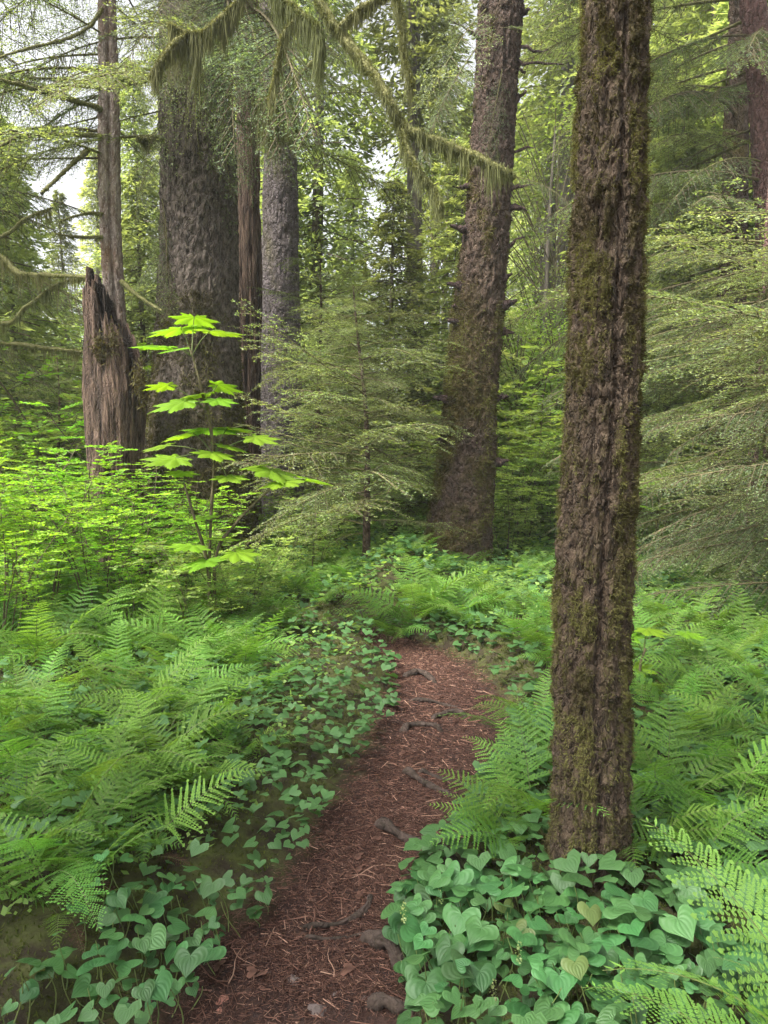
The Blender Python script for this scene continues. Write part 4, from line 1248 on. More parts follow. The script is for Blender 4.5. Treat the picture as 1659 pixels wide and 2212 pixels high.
US_P = [(1.3, 10.5, .9), (1.9, 9.6, .7), (2.3, 11.5, 1.0), (1.5, 12.5, 1.2), (2.6, 13.5, 1.3), (1.9, 14.5, 1.6), (3.3, 11.0, .8), (4.3, 12, .9), (5.2, 11.5, .8), (-0.6, 10.8, .7), (0.3, 11.5, .9), (-3.6, 10.5, 1.0), (-4.6, 9.2, 1.2), (-5.5, 10.5, 1.2), (-4.2, 12, 1.2), (3.5, 9.4, .6), (2.5, 8.8, .5), (1.55, 8.9, .5), (-6.5, 12, 1.3), (5.8, 13, 1.1), (-1.7, 10, .6), (-0.9, 8.8, .45), (2.6, 12.5, 1.7), (3.3, 14.5, 2.0), (2.2, 11.0, 1.2), (2.9, 16, 2.2), (3.9, 14, 1.7), (4.8, 15, 1.8), (1.6, 11.5, .9), (2.4, 10.2, .9), (5.0, 10, .8), (4.0, 10.8, .9), (1.75, 9.9, .8), (2.1, 10.8, 1.1), (2.9, 11.6, 1.2), (-1.28, 4.9, .42), (-1.1, 5.15, .36), (-1.5, 5.9, .32), (-1.1, 6.3, .35), (-0.75, 7.2, .4), (-5.6, 13, 1.6), (-6.6, 14, 1.9)]
for k in range(34):
    y = r_.uniform(13, 24); x = r_.uniform(-0.56, 0.56) * y
    US_P.append((x, y, r_.uniform(.9, 1.9)))
for k, (x, y, s) in enumerate(US_P):
    shrub('understory_shrub', US, x, y, 6, s, 1600 + k, group='bright understory shrubs beyond the trunks')
shrub('leafy_sapling', HS, at(150, 960, 9.4).x, 9.4, 2, 2.25, 1701)
shrub('leafy_sapling', HS, at(262, 960, 8.6).x, 8.6, 2, 1.75, 1702)
for o_, lb_ in zip([q_[0] for q_ in SHR[-2:]], ('tall thin sapling with bright fresh leaves left of the slim speckled trunk', 'thin sapling with bright leaves close by the broken snag')):
    o_['label'] = lb_
# small leafy saplings lit against the trees (red elder like sprays)
for k, (u, v, Yd, s, rot) in enumerate([(235, 660, 7.4, .33, 0), (120, 520, 9.5, .5, 0)]):
    pass

# ------------------------------------------------------------------ devil's club
CL = []
for k in range(4):
    CL.append(club_leaf(1700 + k).mesh('club_leaf', ['club']))
YK = 5.0
clubs = thing('devils_club', 'tall devils club with tiers of big jagged bright leaves in front of the widest trunk', 'plant', (0, 0, 0))
def club_stem(parent, pts, r0):
    mb = MB()
    P = smooth_path([tuple(at(*p)) for p in pts], 30)
    tube(mb, P, r0 * (1 - 0.45 * np.linspace(0, 1, 30)), 7, 0.3, 0, noise=0.35, seed=9)
    link('stem', mb.mesh('club_stem', ['twig']), parent)
club_stem(clubs, [(455, 1480, YK), (452, 1300, YK), (455, 1130, YK), (462, 1000, YK), (450, 890, YK), (437, 850, YK), (425, 800, YK), (412, 757, YK)], 0.014)
club_stem(clubs, [(470, 1400, YK), (465, 1210, YK), (510, 1130, YK), (590, 1050, YK - .1)], 0.015)
club_stem(clubs, [(460, 1380, YK), (448, 1220, YK), (420, 1120, YK - .1), (398, 1045, YK - .1)], 0.015)
def club_leaf_at(parent, u, v, Yd, w, jx, az=None, seed=0):
    """w = leaf width in picture units; jx = joint (u,v,Y) on the stem"""
    r = random.Random(seed)
    p = at(u, v, Yd)
    s = w / FD * project(p)[2] / 0.29
    j = at(*jx)
    d = p - j
    a = math.atan2(d.y, d.x) if az is None else az
    o = link('leaf', CL[seed % 4], parent, (p.x - math.cos(a) * 0.08 * s, p.y - math.sin(a) * 0.08 * s, p.z + 0.0), (r.uniform(-.22, .22), r.uniform(-.05, .26), a + r.uniform(-.5, .5)), s)
    mb = MB()
    q = smooth_path([tuple(j), tuple((j + o.location) / 2 + Vector((0, 0, 0.02))), tuple(o.location)], 8)
    tube(mb, q, 0.0036, 4, 0.4)
    link('leaf_stalk', mb.mesh('leaf_stalk', ['stem']), parent)
T1, T2, T3 = (414, 770, YK), (444, 885, YK), (462, 985, YK)
for k, (u, v, Yd, w, J) in enumerate([(330, 748, 4.9, 105, T1), (372, 712, 5.15, 120, T1), (425, 690, 5.2, 95, T1), (478, 714, 4.9, 110, T1), (372, 752, 4.8, 70, T1),
                                      (345, 832, 5.1, 75, T2), (372, 866, 4.8, 110, T2), (418, 850, 4.95, 95, T2), (490, 833, 5.1, 80, T2), (478, 862, 4.85, 75, T2),
                                      (335, 962, 4.9, 75, T3), (395, 935, 5.1, 95, T3), (455, 928, 5.2, 120, T3), (515, 925, 5.1, 90, T3), (572, 944, 4.9, 85, T3), (352, 990, 4.7, 110, T3), (455, 978, 4.8, 90, T3), (505, 962, 5.0, 80, T3),
                                      (595, 1016, 4.85, 115, (590, 1050, 4.9)), (625, 1042, 4.8, 100, (590, 1050, 4.9)), (685, 1034, 4.9, 80, (590, 1050, 4.9)), (545, 1005, 5.0, 80, (590, 1050, 4.9)),
                                      (438, 1118, 4.9, 70, (450, 1200, 5)), (398, 1182, 4.8, 95, (450, 1220, 5)), (482, 1165, 4.9, 80, (460, 1210, 5)), (440, 1215, 4.7, 100, (455, 1250, 5)), (525, 1195, 4.8, 85, (465, 1230, 5)), (395, 1020, 4.8, 70, (398, 1045, 4.9)), (500, 1030, 4.8, 80, T3)]):
    club_leaf_at(clubs, u, v, Yd, w, J, seed=1800 + k)
club_r = thing('devils_club', 'devils club patch with wide leaves glimpsed between the nearest trunk and the right boughs', 'plant')
club_stem(club_r, [(1420, 1240, 8.0), (1420, 1120, 8.0), (1425, 1060, 8.0)], 0.02)
for k, (u, v, w) in enumerate([(1395, 1040, 70), (1430, 1020, 60), (1475, 1008, 60), (1400, 1068, 60), (1445, 1050, 60), (1385, 1090, 50), (1470, 1035, 50), (1420, 1095, 55), (1170, 1005, 70), (1190, 1020, 50)]):
    club_leaf_at(club_r, u, v, 7.8 + 0.05 * (k % 4), w, (1420, 1100, 8.0), seed=1850 + k, az=random.uniform(-2.6, -0.4)) if u > 1300 else None
club_s = thing('devils_club', 'low devils club with two bluish leaves just right of the nearest trunk', 'plant')
club_stem(club_s, [(1375, 1500, 3.9), (1385, 1430, 3.9), (1395, 1400, 3.9)], 0.01)
for k, (u, v, w) in enumerate([(1405, 1365, 75), (1362, 1375, 60), (1490, 1372, 65), (1375, 1445, 80)]):
    club_leaf_at(club_s, u, v, 3.9, w, (1390, 1410, 3.9), seed=1870 + k, az=-1.6)

# ------------------------------------------------------------------ ferns
FR = [frond(2000 + k, 0.85, nn, 10, wd, ar).mesh('fern_frond', ['fern', 'stem'], smooth=False) for k, (wd, ar, nn) in enumerate(((.20, 1.0, 19), (.24, 1.15, 17), (.17, .8, 20), (.22, 1.35, 18), (.19, .65, 18), (.25, .95, 16)))]
FRN = [frond(2010 + k, 0.85, 27, 12, .23, ar, detail=2).mesh('fern_frond_near', ['fern_near', 'stem'], smooth=False) for k, ar in enumerate((1.0, 1.2))]
FRD = []
for me_ in FR[:3]:
    m2 = me_.copy(); m2.materials[0] = M['litter']; FRD.append(m2)
FERNS = []
def fern(x, y, s, n, seed, kits=None, az0=None, az_spread=2 * PI, name='lady_fern', tiltb=0.0, z=None):
    r = np.random.default_rng(seed)
    kits = kits or FR
    o = thing(name, '', 'fern', (x, y, (H(x, y) if z is None else z) - 0.01), None)
    a0 = r.uniform(0, 6) if az0 is None else az0
    for k in range(n):
        a = a0 + az_spread * ((k + r.uniform(-.3, .3)) / n - (0.5 if az0 is not None else 0))
        link('frond', kits[int(r.integers(len(kits)))], o, (0.02 * math.cos(a), 0.02 * math.sin(a), 0), (r.uniform(-.45, .45), r.uniform(-.30, .32) + tiltb, a + r.uniform(-.3, .3)), s * r.uniform(.6, 1.15))
    if r.random() < .4 and n > 5:
        a = r.uniform(0, 6)
        link('frond', FRD[int(r.integers(3))], o, (0.02 * math.cos(a), 0.02 * math.sin(a), 0), (r.uniform(-.4, .4), r.uniform(.35, .6), a), s * r.uniform(.5, .8))['label'] = 'withered brown frond'
    FERNS.append([o, x, y, s])
    return o
def clear_of_trunks(x, y, m=0.1):
    for (cx_, yy, rr) in ((float(cxA(0)), YA, .17), (float(cxB(0)), YB, .45), (float(cxC(0)), YC, .75), (at(255, 1200, YD_).x, YD_, .35)):
        if math.hypot(x - cx_, y - yy) < rr + m:
            return False
    return True
# hand placed ferns first: (u, v) of the base on the ground, scale, frond count, heading of the fan
seedf = 3000
for u, v, s, n, az, spr in [(330, 1740, .72, 9, R(25), R(280)), (400, 1600, .75, 9, R(15), R(260)), (130, 1960, .62, 8, R(30), R(280)), (240, 1580, .75, 9, R(0), R(320)), (480, 1470, .75, 9, R(10), R(300)),
                            (60, 1760, .72, 8, R(30), R(300)), (420, 1690, .62, 8, R(25), R(240)), (540, 1570, .62, 8, R(20), R(240)), (160, 1690, .7, 8, R(20), R(320)), (520, 1390, .8, 9, R(0), R(320)),
                            (600, 1410, .7, 8, R(0), R(300)), (360, 1440, .85, 9, R(-20), R(320)), (680, 1340, .65, 9, None, 2 * PI), (620, 1330, .7, 9, None, 2 * PI), (740, 1310, .6, 9, None, 2 * PI), (440, 1440, .8, 9, None, 2 * PI), (500, 1500, .7, 9, None, 2 * PI),
                            (960, 1370, .5, 10, None, 2 * PI), (1030, 1375, .5, 9, None, 2 * PI), (890, 1350, .5, 9, None, 2 * PI), (920, 1330, .5, 9, None, 2 * PI), (985, 1340, .5, 9, None, 2 * PI), (1060, 1345, .5, 9, None, 2 * PI),
                            (845, 1385, .75, 11, None, 2 * PI), (905, 1380, .85, 12, None, 2 * PI), (970, 1380, .8, 11, None, 2 * PI), (1030, 1390, .7, 10, None, 2 * PI), (455, 1510, .85, 10, None, 2 * PI), (390, 1500, .8, 9, None, 2 * PI), (525, 1525, .7, 9, None, 2 * PI), (450, 1400, .9, 9, None, 2 * PI), (1110, 1400, .55, 8, None, 2 * PI), (1150, 1370, .6, 8, None, 2 * PI), (1010, 1400, .42, 8, None, 2 * PI), (1180, 1470, .65, 8, R(200), R(240)), (1120, 1440, .5, 7, R(200), R(260)),
                            (1150, 1800, .66, 8, R(190), R(240)), (1180, 1700, .66, 8, R(180), R(240)), (1120, 1850, .5, 7, R(185), R(180)), (1165, 1610, .6, 8, R(180), R(240)),
                            (150, 2060, .48, 8, R(40), R(300)), (290, 1930, .52, 8, R(20), R(280)), (40, 1930, .6, 8, R(30), R(280)), (400, 1800, .5, 8, R(10), R(280)), (200, 1830, .62, 9, R(20), R(280)), (90, 1600, .8, 9, None, 2 * PI), (30, 1660, .75, 9, None, 2 * PI), (290, 1650, .7, 9, None, 2 * PI),
                            (300, 1500, .95, 10, None, 2 * PI), (190, 1470, .95, 10, None, 2 * PI), (90, 1500, .95, 10, None, 2 * PI), (410, 1420, .9, 10, None, 2 * PI), (1440, 1760, .75, 9, R(60), R(300)), (1480, 1640, .72, 9, None, 2 * PI), (1560, 1800, .72, 9, R(100), R(280)), (1640, 1700, .75, 9, R(150), R(280)), (1420, 1560, .7, 9, None, 2 * PI), (1540, 1560, .75, 9, None, 2 * PI), (1400, 1860, .52, 8, R(20), R(240)), (1650, 1560, .75, 9, None, 2 * PI), (1500, 1900, .52, 8, R(90), R(260)), (1590, 1650, .7, 9, None, 2 * PI)]:
    p = ground(u, v)
    seedf += 1
    fern(p.x, p.y, s * 1.0, n, seedf, az0=az, az_spread=spr)
# close ferns at the frame's bottom corners
fern(1.0, 1.20, 0.95, 7, 3301, kits=FRN, az0=R(172), az_spread=R(120), name='pale_fern', z=0.06)
fern(1.72, 2.05, .62, 8, 3302, kits=FRN, az0=R(190), az_spread=R(220), name='pale_fern', z=0.12)
fern(-1.10, 2.15, .62, 7, 3303, kits=FRN[:1], az0=R(-70), az_spread=R(150), name='pale_fern', z=0.16)
for k_, (x_, y_, s_) in enumerate([(-.95, 2.62, .55), (-1.35, 2.55, .62), (-.62, 3.05, .5), (-1.55, 3.1, .7), (-1.0, 3.3, .62)]):
    fern(x_, y_, s_, 9, 3310 + k_)
r_ = np.random.default_rng(3400)
tries = 0
cnt = 0
while cnt < 190 and tries < 6000:
    tries += 1
    y = r_.uniform(2.6, 11.5) if tries % 3 else r_.uniform(4.5, 9)
    x = r_.uniform(-0.62, 0.62) * (y + 0.3)
    q_, d_ = path_dist(np.array([x]), np.array([y]))
    if q_[0] * 1.0 < 1.9 or d_[0] < 0.62 or (x < .3 and y < 5.4 and d_[0] < 0.85) or not clear_of_trunks(x, y, 0.15):
        continue
    if x > 0 and y < 3.4 and x < 1.3:
        continue
    if x > 0 and y < 2.9:
        continue
    if min(math.hypot(x - f[1], y - f[2]) for f in FERNS) < 0.24:
        continue
    if x < 0 and y < 3.2 and r_.random() < .5:
        continue
    cnt += 1
    fern(x, y, r_.uniform(.42, .74) * (1 if y < 6 else .85), int(r_.integers(7, 10)), 3500 + cnt)

# ------------------------------------------------------------------ heart leaved lilies
LV = [heart_leaf(4000 + k, 0.088).mesh('lily_leaf', ['lily'], vein=True) for k in range(7)]
M['lily_old'] = leaf_mat('yellowing_lily_leaf', (0.07, 0.12, 0.030), (0.13, 0.16, 0.045), trans=0.3, rough=0.5, vein=True, var=0.3)
LVO = []
for me_ in LV[:4]:
    m2 = me_.copy(); m2.materials[0] = M['lily_old']; LVO.append(m2)
STM = []
for k in range(3):
    mb = MB()
    t_ = np.linspace(0, 1, 7)
    tube(mb, np.stack([0.02 * np.sin(t_ * 2 + k), 0.012 * np.sin(t_ * 4 + k), t_], -1) * np.array([1, 1, 1.0]), 0.0022 * (1 - 0.4 * t_), 4, 0.6)
    STM.append(mb.mesh('lily_stem', ['stem']))
flo = MB()
r_ = np.random.default_rng(4040)
b = np.stack([r_.normal(0, .003, 40), r_.normal(0, .003, 40), np.linspace(0, .05, 40)], -1)
d = unit(r_.normal(0, 1, (40, 3)))
diamonds(flo, b, d, unit(np.cross(d, r_.normal(0, 1, (40, 3)))), 0.006, 0.005, 1.0)
FLW = flo.mesh('flower_spike', [leaf_mat('cream_flower', (0.13, 0.18, 0.06), (0.24, 0.30, 0.12), 0.3)], smooth=False)
LILY = []
def lily_density(x, y):
    """how readily lilies grow at a spot"""
    if y < 0.9: return 0
    if x > 0:
        if y < 4.6: return 1.0 if x < 1.0 + 0.35 * y else 0.35
        return 0.9 if (y < 8.2 and x < 1.4) else 0.3
    if y < 3.4: return 0.9
    if x > -1.5 and y < 6.5: return 1.0
    return 0.3
cand = []
r_ = np.random.default_rng(4100)
N0 = 90000
cx0 = r_.uniform(-0.60, 0.60, N0); cy0 = 0.95 + 9.5 * r_.random(N0) ** 1.6
px0 = cx0 * (cy0 + 0.35)
qv, dv = path_dist(px0, cy0)
edge = 0.80 + 0.5 * fbm(px0 * 2.3, cy0 * 2.3, 0, 3, 61) - 0.35 * np.clip((cy0 - 4.9) / .6, 0, 1) - 0.27 * (px0 < 0.2)
hh = height(px0, cy0)
grid = {}
cln = 0
for k in range(N0):
    x, y = float(px0[k]), float(cy0[k])
    if qv[k] < edge[k] + (0.08 if x > 0 and y < 2.6 else 0.12) or not clear_of_trunks(x, y, -0.02):
        continue
    if r_.random() > lily_density(x, y):
        continue
    if x < 0 and y < 2.6 and vnoise(x * 3, y * 3, 0, 8) < 0.30:
        continue
    ms = 0.030 if (x > 0 and y < 4) else 0.034
    if y > 5: ms = 0.042
    key = (int(x / ms), int(y / ms))
    if any((key[0] + a, key[1] + b) in grid for a in (-1, 0, 1) for b in (-1, 0, 1) if (a == 0 or b == 0)):
        continue
    grid[key] = 1
    cand.append((x, y, float(hh[k])))
cand.sort(key=lambda c: c[1] + abs(c[0]) * 0.3)
def inview(x, y, z, m=30):
    p = project((x, y, z))
    return p is not None and -m < p[0] < 1659 + m and p[1] < 2212 + m
LOW = [heart_leaf(4050 + k, 0.080, 7, 5) for k in range(6)]
stuff = MB()
nind = 0
def leaf_pose(r, k, n, y):
    a = r.uniform(0, 2 * PI)
    # tips lean mostly outward and towards the viewer
    a = math.atan2(math.sin(a) - 0.45, math.cos(a))
    return Euler((r.normal(0, .22), r.normal(0.16, .20), a))
NIND = 298
for (x, y, z) in cand:
    if not inview(x, y, z + .1, 60):
        continue
    r = r_
    hgt = r.uniform(.05, .17) * (1.25 if x < 0 else 1)
    if x > 0 and y < 3.2:
        hgt *= 0.75 + 0.35 * min(1, abs(y - YA) / 0.8)
    if x < 0 and y < 3: hgt *= 0.85
    sc = r.uniform(.42, 1.15) * (0.76 if x < 0 else 0.98)
    nl = 2 if r.random() < .6 else 1
    vis = inview(x, y, z + .1, 0)
    if nind < NIND and vis:
        nind += 1
        lean = Euler((r.normal(0, .12), r.normal(0, .12), 0))
        o = link('heart_leaf_lily', STM[nind % 3], None, (x, y, z - 0.01), lean, (1, 1, hgt))
        tag(o, '', 'lily plant')
        for k in range(nl):
            f = 1.0 if k == 0 else r.uniform(.5, .8)
            e = leaf_pose(r, k, nl, y)
            s = sc * (1 if k == 0 else r.uniform(.6, .9))
            old = r.random() < .012
            l = link('leaf', LVO[int(r.integers(4))] if old else LV[int(r.integers(7))], o)
            if old: l['label'] = 'yellowing leaf'
            W = Matrix.Translation((x + 0.01, y, z + hgt * f)) @ e.to_matrix().to_4x4() @ Matrix.Diagonal((s * r.uniform(.9, 1.15), s * r.uniform(.8, 1.1), s * r.uniform(.6, 1.4), 1))
            l.matrix_parent_inverse = Matrix.LocRotScale(o.location, o.rotation_euler, o.scale).inverted()
            l.matrix_basis = W
        if r.random() < 0.03 and x > 0:
            l = link('flower_spike', FLW, o)
            l.matrix_parent_inverse = Matrix.LocRotScale(o.location, o.rotation_euler, o.scale).inverted()
            l.matrix_basis = Matrix.Translation((x, y, z + hgt + 0.01)) @ Matrix.Scale(1.2, 4)
        LILY.append((o, x, y))
    else:
        for k in range(nl):
            f = 1.0 if k == 0 else r.uniform(.5, .8)
            e = leaf_pose(r, k, nl, y)
            s = sc * (1 if k == 0 else r.uniform(.6, .9))
            W = Matrix.Translation((x, y, z + hgt * f)) @ e.to_matrix().to_4x4() @ Matrix.Scale(s, 4)
            stuff.add_mb(LOW[int(r.integers(6))], W)
tag(link('lily_carpet', stuff.mesh('lily_carpet', ['lily'], vein=True)), 'carpet of low heart shaped leaves running back along both sides of the path', kind='stuff')
print('lilies', len(cand), 'individual', nind)

# ------------------------------------------------------------------ low ground cover and moss
r_ = np.random.default_rng(5000)
mb = MB()
n = 110000
y = 0.9 + 13 * r_.random(n) ** 1.5
x = r_.uniform(-.6, .6, n) * (y + .3)
qv, dv = path_dist(x, y)
nz = fbm(x * 3, y * 3, 0, 3, 71)
ok = (qv > 0.95 + 0.7 * nz)
x, y = x[ok], y[ok]
z = height(x, y)
n = len(x)
for k in range(2):
    d = unit(np.stack([r_.normal(0, .7, n), r_.normal(0, .7, n), np.full(n, .8)], -1))
    diamonds(mb, np.stack([x + r_.normal(0, .004, n), y, z - .003], -1), d, unit(np.cross(d, r_.normal(0, 1, (n, 3)))), 0.006 + .009 * r_.random(n) * (1 + y * .3), 0.0028 + y * .001, np.clip(r_.normal(.4, .25, n), 0, 1))
tag(link('ground_moss', mb.mesh('ground_moss', ['gmoss'])), 'tufted green brown moss along the path verges', kind='stuff')
# small leafy weeds under the ferns
mb = MB()
n = 20000
y = 1.9 + 20 * r_.random(n) ** 1.3
x = r_.uniform(-.62, .62, n) * (y + .3)
qv, dv = path_dist(x, y)
ok = (qv > 1.7 + .6 * r_.random(n)) & ~((x > 0) & (y < 3)) & ((y > 5.2) | (r_.random(n) < .3))
x, y = x[ok], y[ok]
z = height(x, y)
n = len(x)
hh = r_.uniform(.03, .26, n) * np.where(y < 9.5, np.clip(y / 3.5, .5, .8), 1.7)
for k in range(4):
    a = r_.uniform(0, 2 * PI, n)
    d = unit(np.stack([np.cos(a), np.sin(a), r_.normal(.1, .25, n)], -1))
    ln = (.018 + .02 * r_.random(n)) * np.clip(y / 4, .8, 2.6)
    diamonds(mb, np.stack([x + r_.normal(0, .02, n), y + r_.normal(0, .02, n), z + hh * r_.uniform(.6, 1, n)], -1), d, unit(np.cross(d, np.array([0, 0, 1.0]) + r_.normal(0, .4, (n, 3)))), ln * 1.3, ln * .75, np.clip(r_.normal(.4, .25, n), 0, 1))
tag(link('undergrowth', mb.mesh('undergrowth', ['shrub'], smooth=False)), 'low tangle of small green leaves under the ferns', kind='stuff')

# ------------------------------------------------------------------ path litter, roots, stones
r_ = np.random.default_rng(6000)
mb = MB()
n = 75000
k = r_.random(n) ** 0.8
idx = (10 + k * 130).astype(int)
lat = r_.normal(0, .78, n)
tdir = unit(np.gradient(_pp[:, :2], axis=0))[idx]
nrm = np.stack([tdir[:, 1], -tdir[:, 0]], -1)
xy = _pp[idx, :2] + nrm * (lat * _pp[idx, 2])[:, None] + r_.normal(0, .04, (n, 2))
xy = xy[(xy[:, 1] > .8)]
xy = xy[path_dist(xy[:, 0], xy[:, 1])[0] < 1.05 + .3 * r_.random(len(xy))]
n = len(xy)
z = height(xy[:, 0], xy[:, 1]) + .004
a = r_.uniform(0, 2 * PI, n)
L_ = .009 + .02 * r_.random(n) ** 2
big = r_.random(n) < .018
L_ = np.where(big, L_ * 3.5, L_)
wd = np.where(big, .0034, .0017) * np.clip(xy[:, 1] / 2.6, 1, 2)
d = np.stack([np.cos(a), np.sin(a), r_.normal(0, .12, n)], -1)
s = unit(np.cross(d, np.array([0, 0, 1.0])))
p = np.column_stack([xy, z + r_.random(n) * .006])
c0, c1 = p - d * L_[:, None] / 2, p + d * L_[:, None] / 2
w2 = (s * wd[:, None] / 2); u2 = np.array([0, 0, 1.0]) * wd[:, None] * .6
V = np.stack([c0 - w2, c0 + w2, c1 + w2, c1 - w2, c0 + u2, c1 + u2], 1).reshape(-1, 3)
o_ = np.arange(n)[:, None] * 6
mb.add(V, np.concatenate([o_ + np.array([[0, 4, 5, 3]]), o_ + np.array([[4, 1, 2, 5]])]), np.repeat(np.clip(r_.normal(.42, .24, n) + big * .15, 0, 1), 6))
tag(link('needle_litter', mb.mesh('needle_litter', ['litter'], smooth=False)), 'reddish brown needles and bark crumbs strewn over the path', kind='stuff')
# dry twigs that can be told apart
TW = []
for k in range(5):
    m2 = MB()
    t_ = np.linspace(0, 1, 6)
    tube(m2, np.stack([t_ * .14 - .07, .01 * np.sin(t_ * 5 + k), .003 * np.sin(t_ * 7)], -1), .0022 * (1 - .6 * t_), 5, .5 + .12 * k)
    TW.append(m2.mesh('dry_twig', ['litter']))
TWIGS = []
for k in range(46):
    t = r_.random() ** 1.3
    i_ = int(16 + t * 100)
    x, y = _pp[i_, 0] + r_.uniform(-.9, .9) * _pp[i_, 2], _pp[i_, 1]
    if not inview(x, y, 0): continue
    o = link('dry_twig', TW[k % 5], None, (x, y, H(x, y) + .012), (r_.normal(0, .1), r_.normal(0, .06), r_.uniform(0, 6)), r_.uniform(.6, 1.6))
    tag(o, 'thin dry twig', 'twig', 'dry twigs scattered over the path')
    TWIGS.append((o, x, y))
LF = []
for k in range(3):
    LF.append(heart_leaf(4300 + k, 0.045, 7, 5).mesh('fallen_leaf', ['litter']))
r_ = np.random.default_rng(611)
FALL = []
for k in range(34):
    i_ = int(16 + r_.random() ** 1.2 * 90)
    x, y = _pp[i_, 0] + r_.uniform(-1.2, 1.2) * _pp[i_, 2], _pp[i_, 1]
    o = link('fallen_leaf', LF[k % 3], None, (x, y, H(x, y) + .014), (r_.normal(0, .3), r_.normal(0, .3), r_.uniform(0, 6)), r_.uniform(.4, 1.0))
    tag(o, '', 'leaf'); FALL.append((o, x, y))
def root(label, pts, r0, taper=.5, sink=.05, seed=0, mat='root'):
    P = np.array([tuple(ground(u, v)) for u, v in pts])
    P = smooth_path(P, 36)
    P[:, 2] = height(P[:, 0], P[:, 1]) + r0 * (1 - sink)
    t_ = np.linspace(0, 1, 36)
    P[:, 2] += r0 * .9 * np.sin(t_ * 7 + seed) * .5 - r0 * 2.2 * np.clip(np.abs(t_ - .5) * 2 - .75, 0, 1) / .25
    mb = MB()
    tube(mb, P, r0 * (1 - taper * t_) * (1 + .2 * np.sin(t_ * 13 + seed)), 10, .15, 0, noise=.45, seed=seed)
    tag(link('exposed_root', mb.mesh('exposed_root', [mat])), label, 'root')
root('long grey root slanting down across the right half of the path', [(815, 1765), (850, 1790), (890, 1812), (940, 1835), (990, 1878)], .022, .2, seed=1)
root('curved dark root hooking round at the left side of the path', [(800, 1925), (795, 1950), (765, 1972), (720, 1988), (640, 1990)], .013, .4, seed=2)
root('thick worn root knuckle at the right edge of the path above the lilies', [(785, 2018), (815, 2035), (840, 2055), (868, 2095)], .026, .2, seed=3)
root('short dark root leading down beside the thick knuckle root', [(880, 1990), (862, 2030), (866, 2080)], .016, .3, seed=4)
root('root stub poking from the lilies at the bottom of the path', [(800, 2165), (840, 2180), (900, 2192)], .020, .3, seed=5)
root('thin root running down the path beyond the long slanting root', [(870, 1655), (915, 1685), (985, 1722)], .018, .5, seed=6)
root('slim root parallel to and right of the thin root', [(905, 1655), (945, 1672), (1015, 1702)], .012, .5, seed=7)
root('dark root bar crossing the path like a step, third from the bend', [(870, 1575), (905, 1562), (960, 1572)], .022, .5, seed=8)
root('dark root bar crossing the path like a step, second from the bend', [(930, 1545), (970, 1532), (1010, 1543)], .020, .5, seed=9)
root('lumpy root bar across the path nearest to the bend', [(868, 1462), (905, 1452), (948, 1470)], .024, .4, seed=10)
root('low mossy root band under the step roots', [(880, 1508), (940, 1512), (1000, 1522)], .014, .5, seed=11)
root('faint root line crossing the lower path beneath the curved root', [(650, 2010), (720, 2015), (800, 2005)], .008, .5, seed=12)
root('short weathered stick lying beside the long slanting root', [(928, 1785), (938, 1805), (950, 1822)], .009, .2, 0, 13)
def stone(label, u, v, size, mat, seed):
    r = np.random.default_rng(seed)
    p = ground(u, v)
    mb = MB()
    th = np.linspace(0, 2 * PI, 13)[:-1]; ph = np.linspace(.05, PI - .05, 7)
    Pg, Tg = np.meshgrid(ph, th, indexing='ij')
    rr = 1 + .45 * (fbm(np.sin(Pg) * np.cos(Tg) * 2 + seed, np.sin(Pg) * np.sin(Tg) * 2, np.cos(Pg) * 2, 2, seed) - .5) * 2
    V = np.stack([rr * np.sin(Pg) * np.cos(Tg), rr * np.sin(Pg) * np.sin(Tg) * .7, rr * np.cos(Pg) * .42], -1).reshape(-1, 3) * size
    i = np.arange(6)[:, None] * 12; j = np.arange(12)[None, :]; j2 = (j + 1) % 12
    mb.add(V, np.stack([i + j, i + 12 + j, i + 12 + j2, i + j2], -1).reshape(-1, 4))
    o = link('stone', mb.mesh('stone', [mat], smooth=False), None, (p.x, p.y, H(p.x, p.y) - size * .05), (r.normal(0, .2), r.normal(0, .2), r.uniform(0, 6)))
    tag(o, label, 'stone')
stone('flat red stone at the bottom left of the path', 480, 2148, .020, 'stone_red', 1)
stone('small red chip just below the flat red stone', 474, 2172, .012, 'stone_red', 2)
stone('small angular grey stone in the lower middle of the path', 722, 2130, .014, 'stone_grey', 3)
stone('broad pale grey stone half buried in the lower path', 632, 2095, .028, 'stone_grey', 4)
stone('pale flat stone at the bottom edge of the path', 690, 2165, .030, 'stone_grey', 5)
stone('pale pebble beside the root stub at the bottom', 790, 2150, .016, 'stone_grey', 6)

# ------------------------------------------------------------------ labels
ONES = ['', 'first', 'second', 'third', 'fourth', 'fifth', 'sixth', 'seventh', 'eighth', 'ninth', 'tenth', 'eleventh', 'twelfth', 'thirteenth', 'fourteenth', 'fifteenth', 'sixteenth', 'seventeenth', 'eighteenth', 'nineteenth', 'twentieth']
def ordinal(k):
    if k == 0: return 'nearest'
    k += 1
    if k <= 20: return ONES[k] + ' nearest'
    return ('twenty', 'thirty', 'forty', 'fifty', 'sixty', 'seventy', 'eighty', 'ninety')[k // 10 - 2] + ('-' + ONES[k % 10] if k % 10 else '') + ' nearest'
LM = dict(SIDES)
LM['the path bend'] = Vector((float(_pp[110, 0]), float(_pp[110, 1])))
def gl(u, v):
    p = ground(u, v); return Vector((p.x, p.y))
LM['the tall devils club'] = Vector((at(455, 1400, YK).x, YK))
LM['the long slanting root'] = gl(930, 1830)
LM['the root step bars'] = gl(930, 1560)
LM['the bottom right fern'] = Vector((1.2, 1.55))
LM['the curved dark root'] = gl(760, 1975)
LM['the thick root knuckle'] = gl(840, 2055)
LM['the root stub'] = gl(840, 2180)
LM['the bottom left fern'] = Vector((-1.02, 1.9))
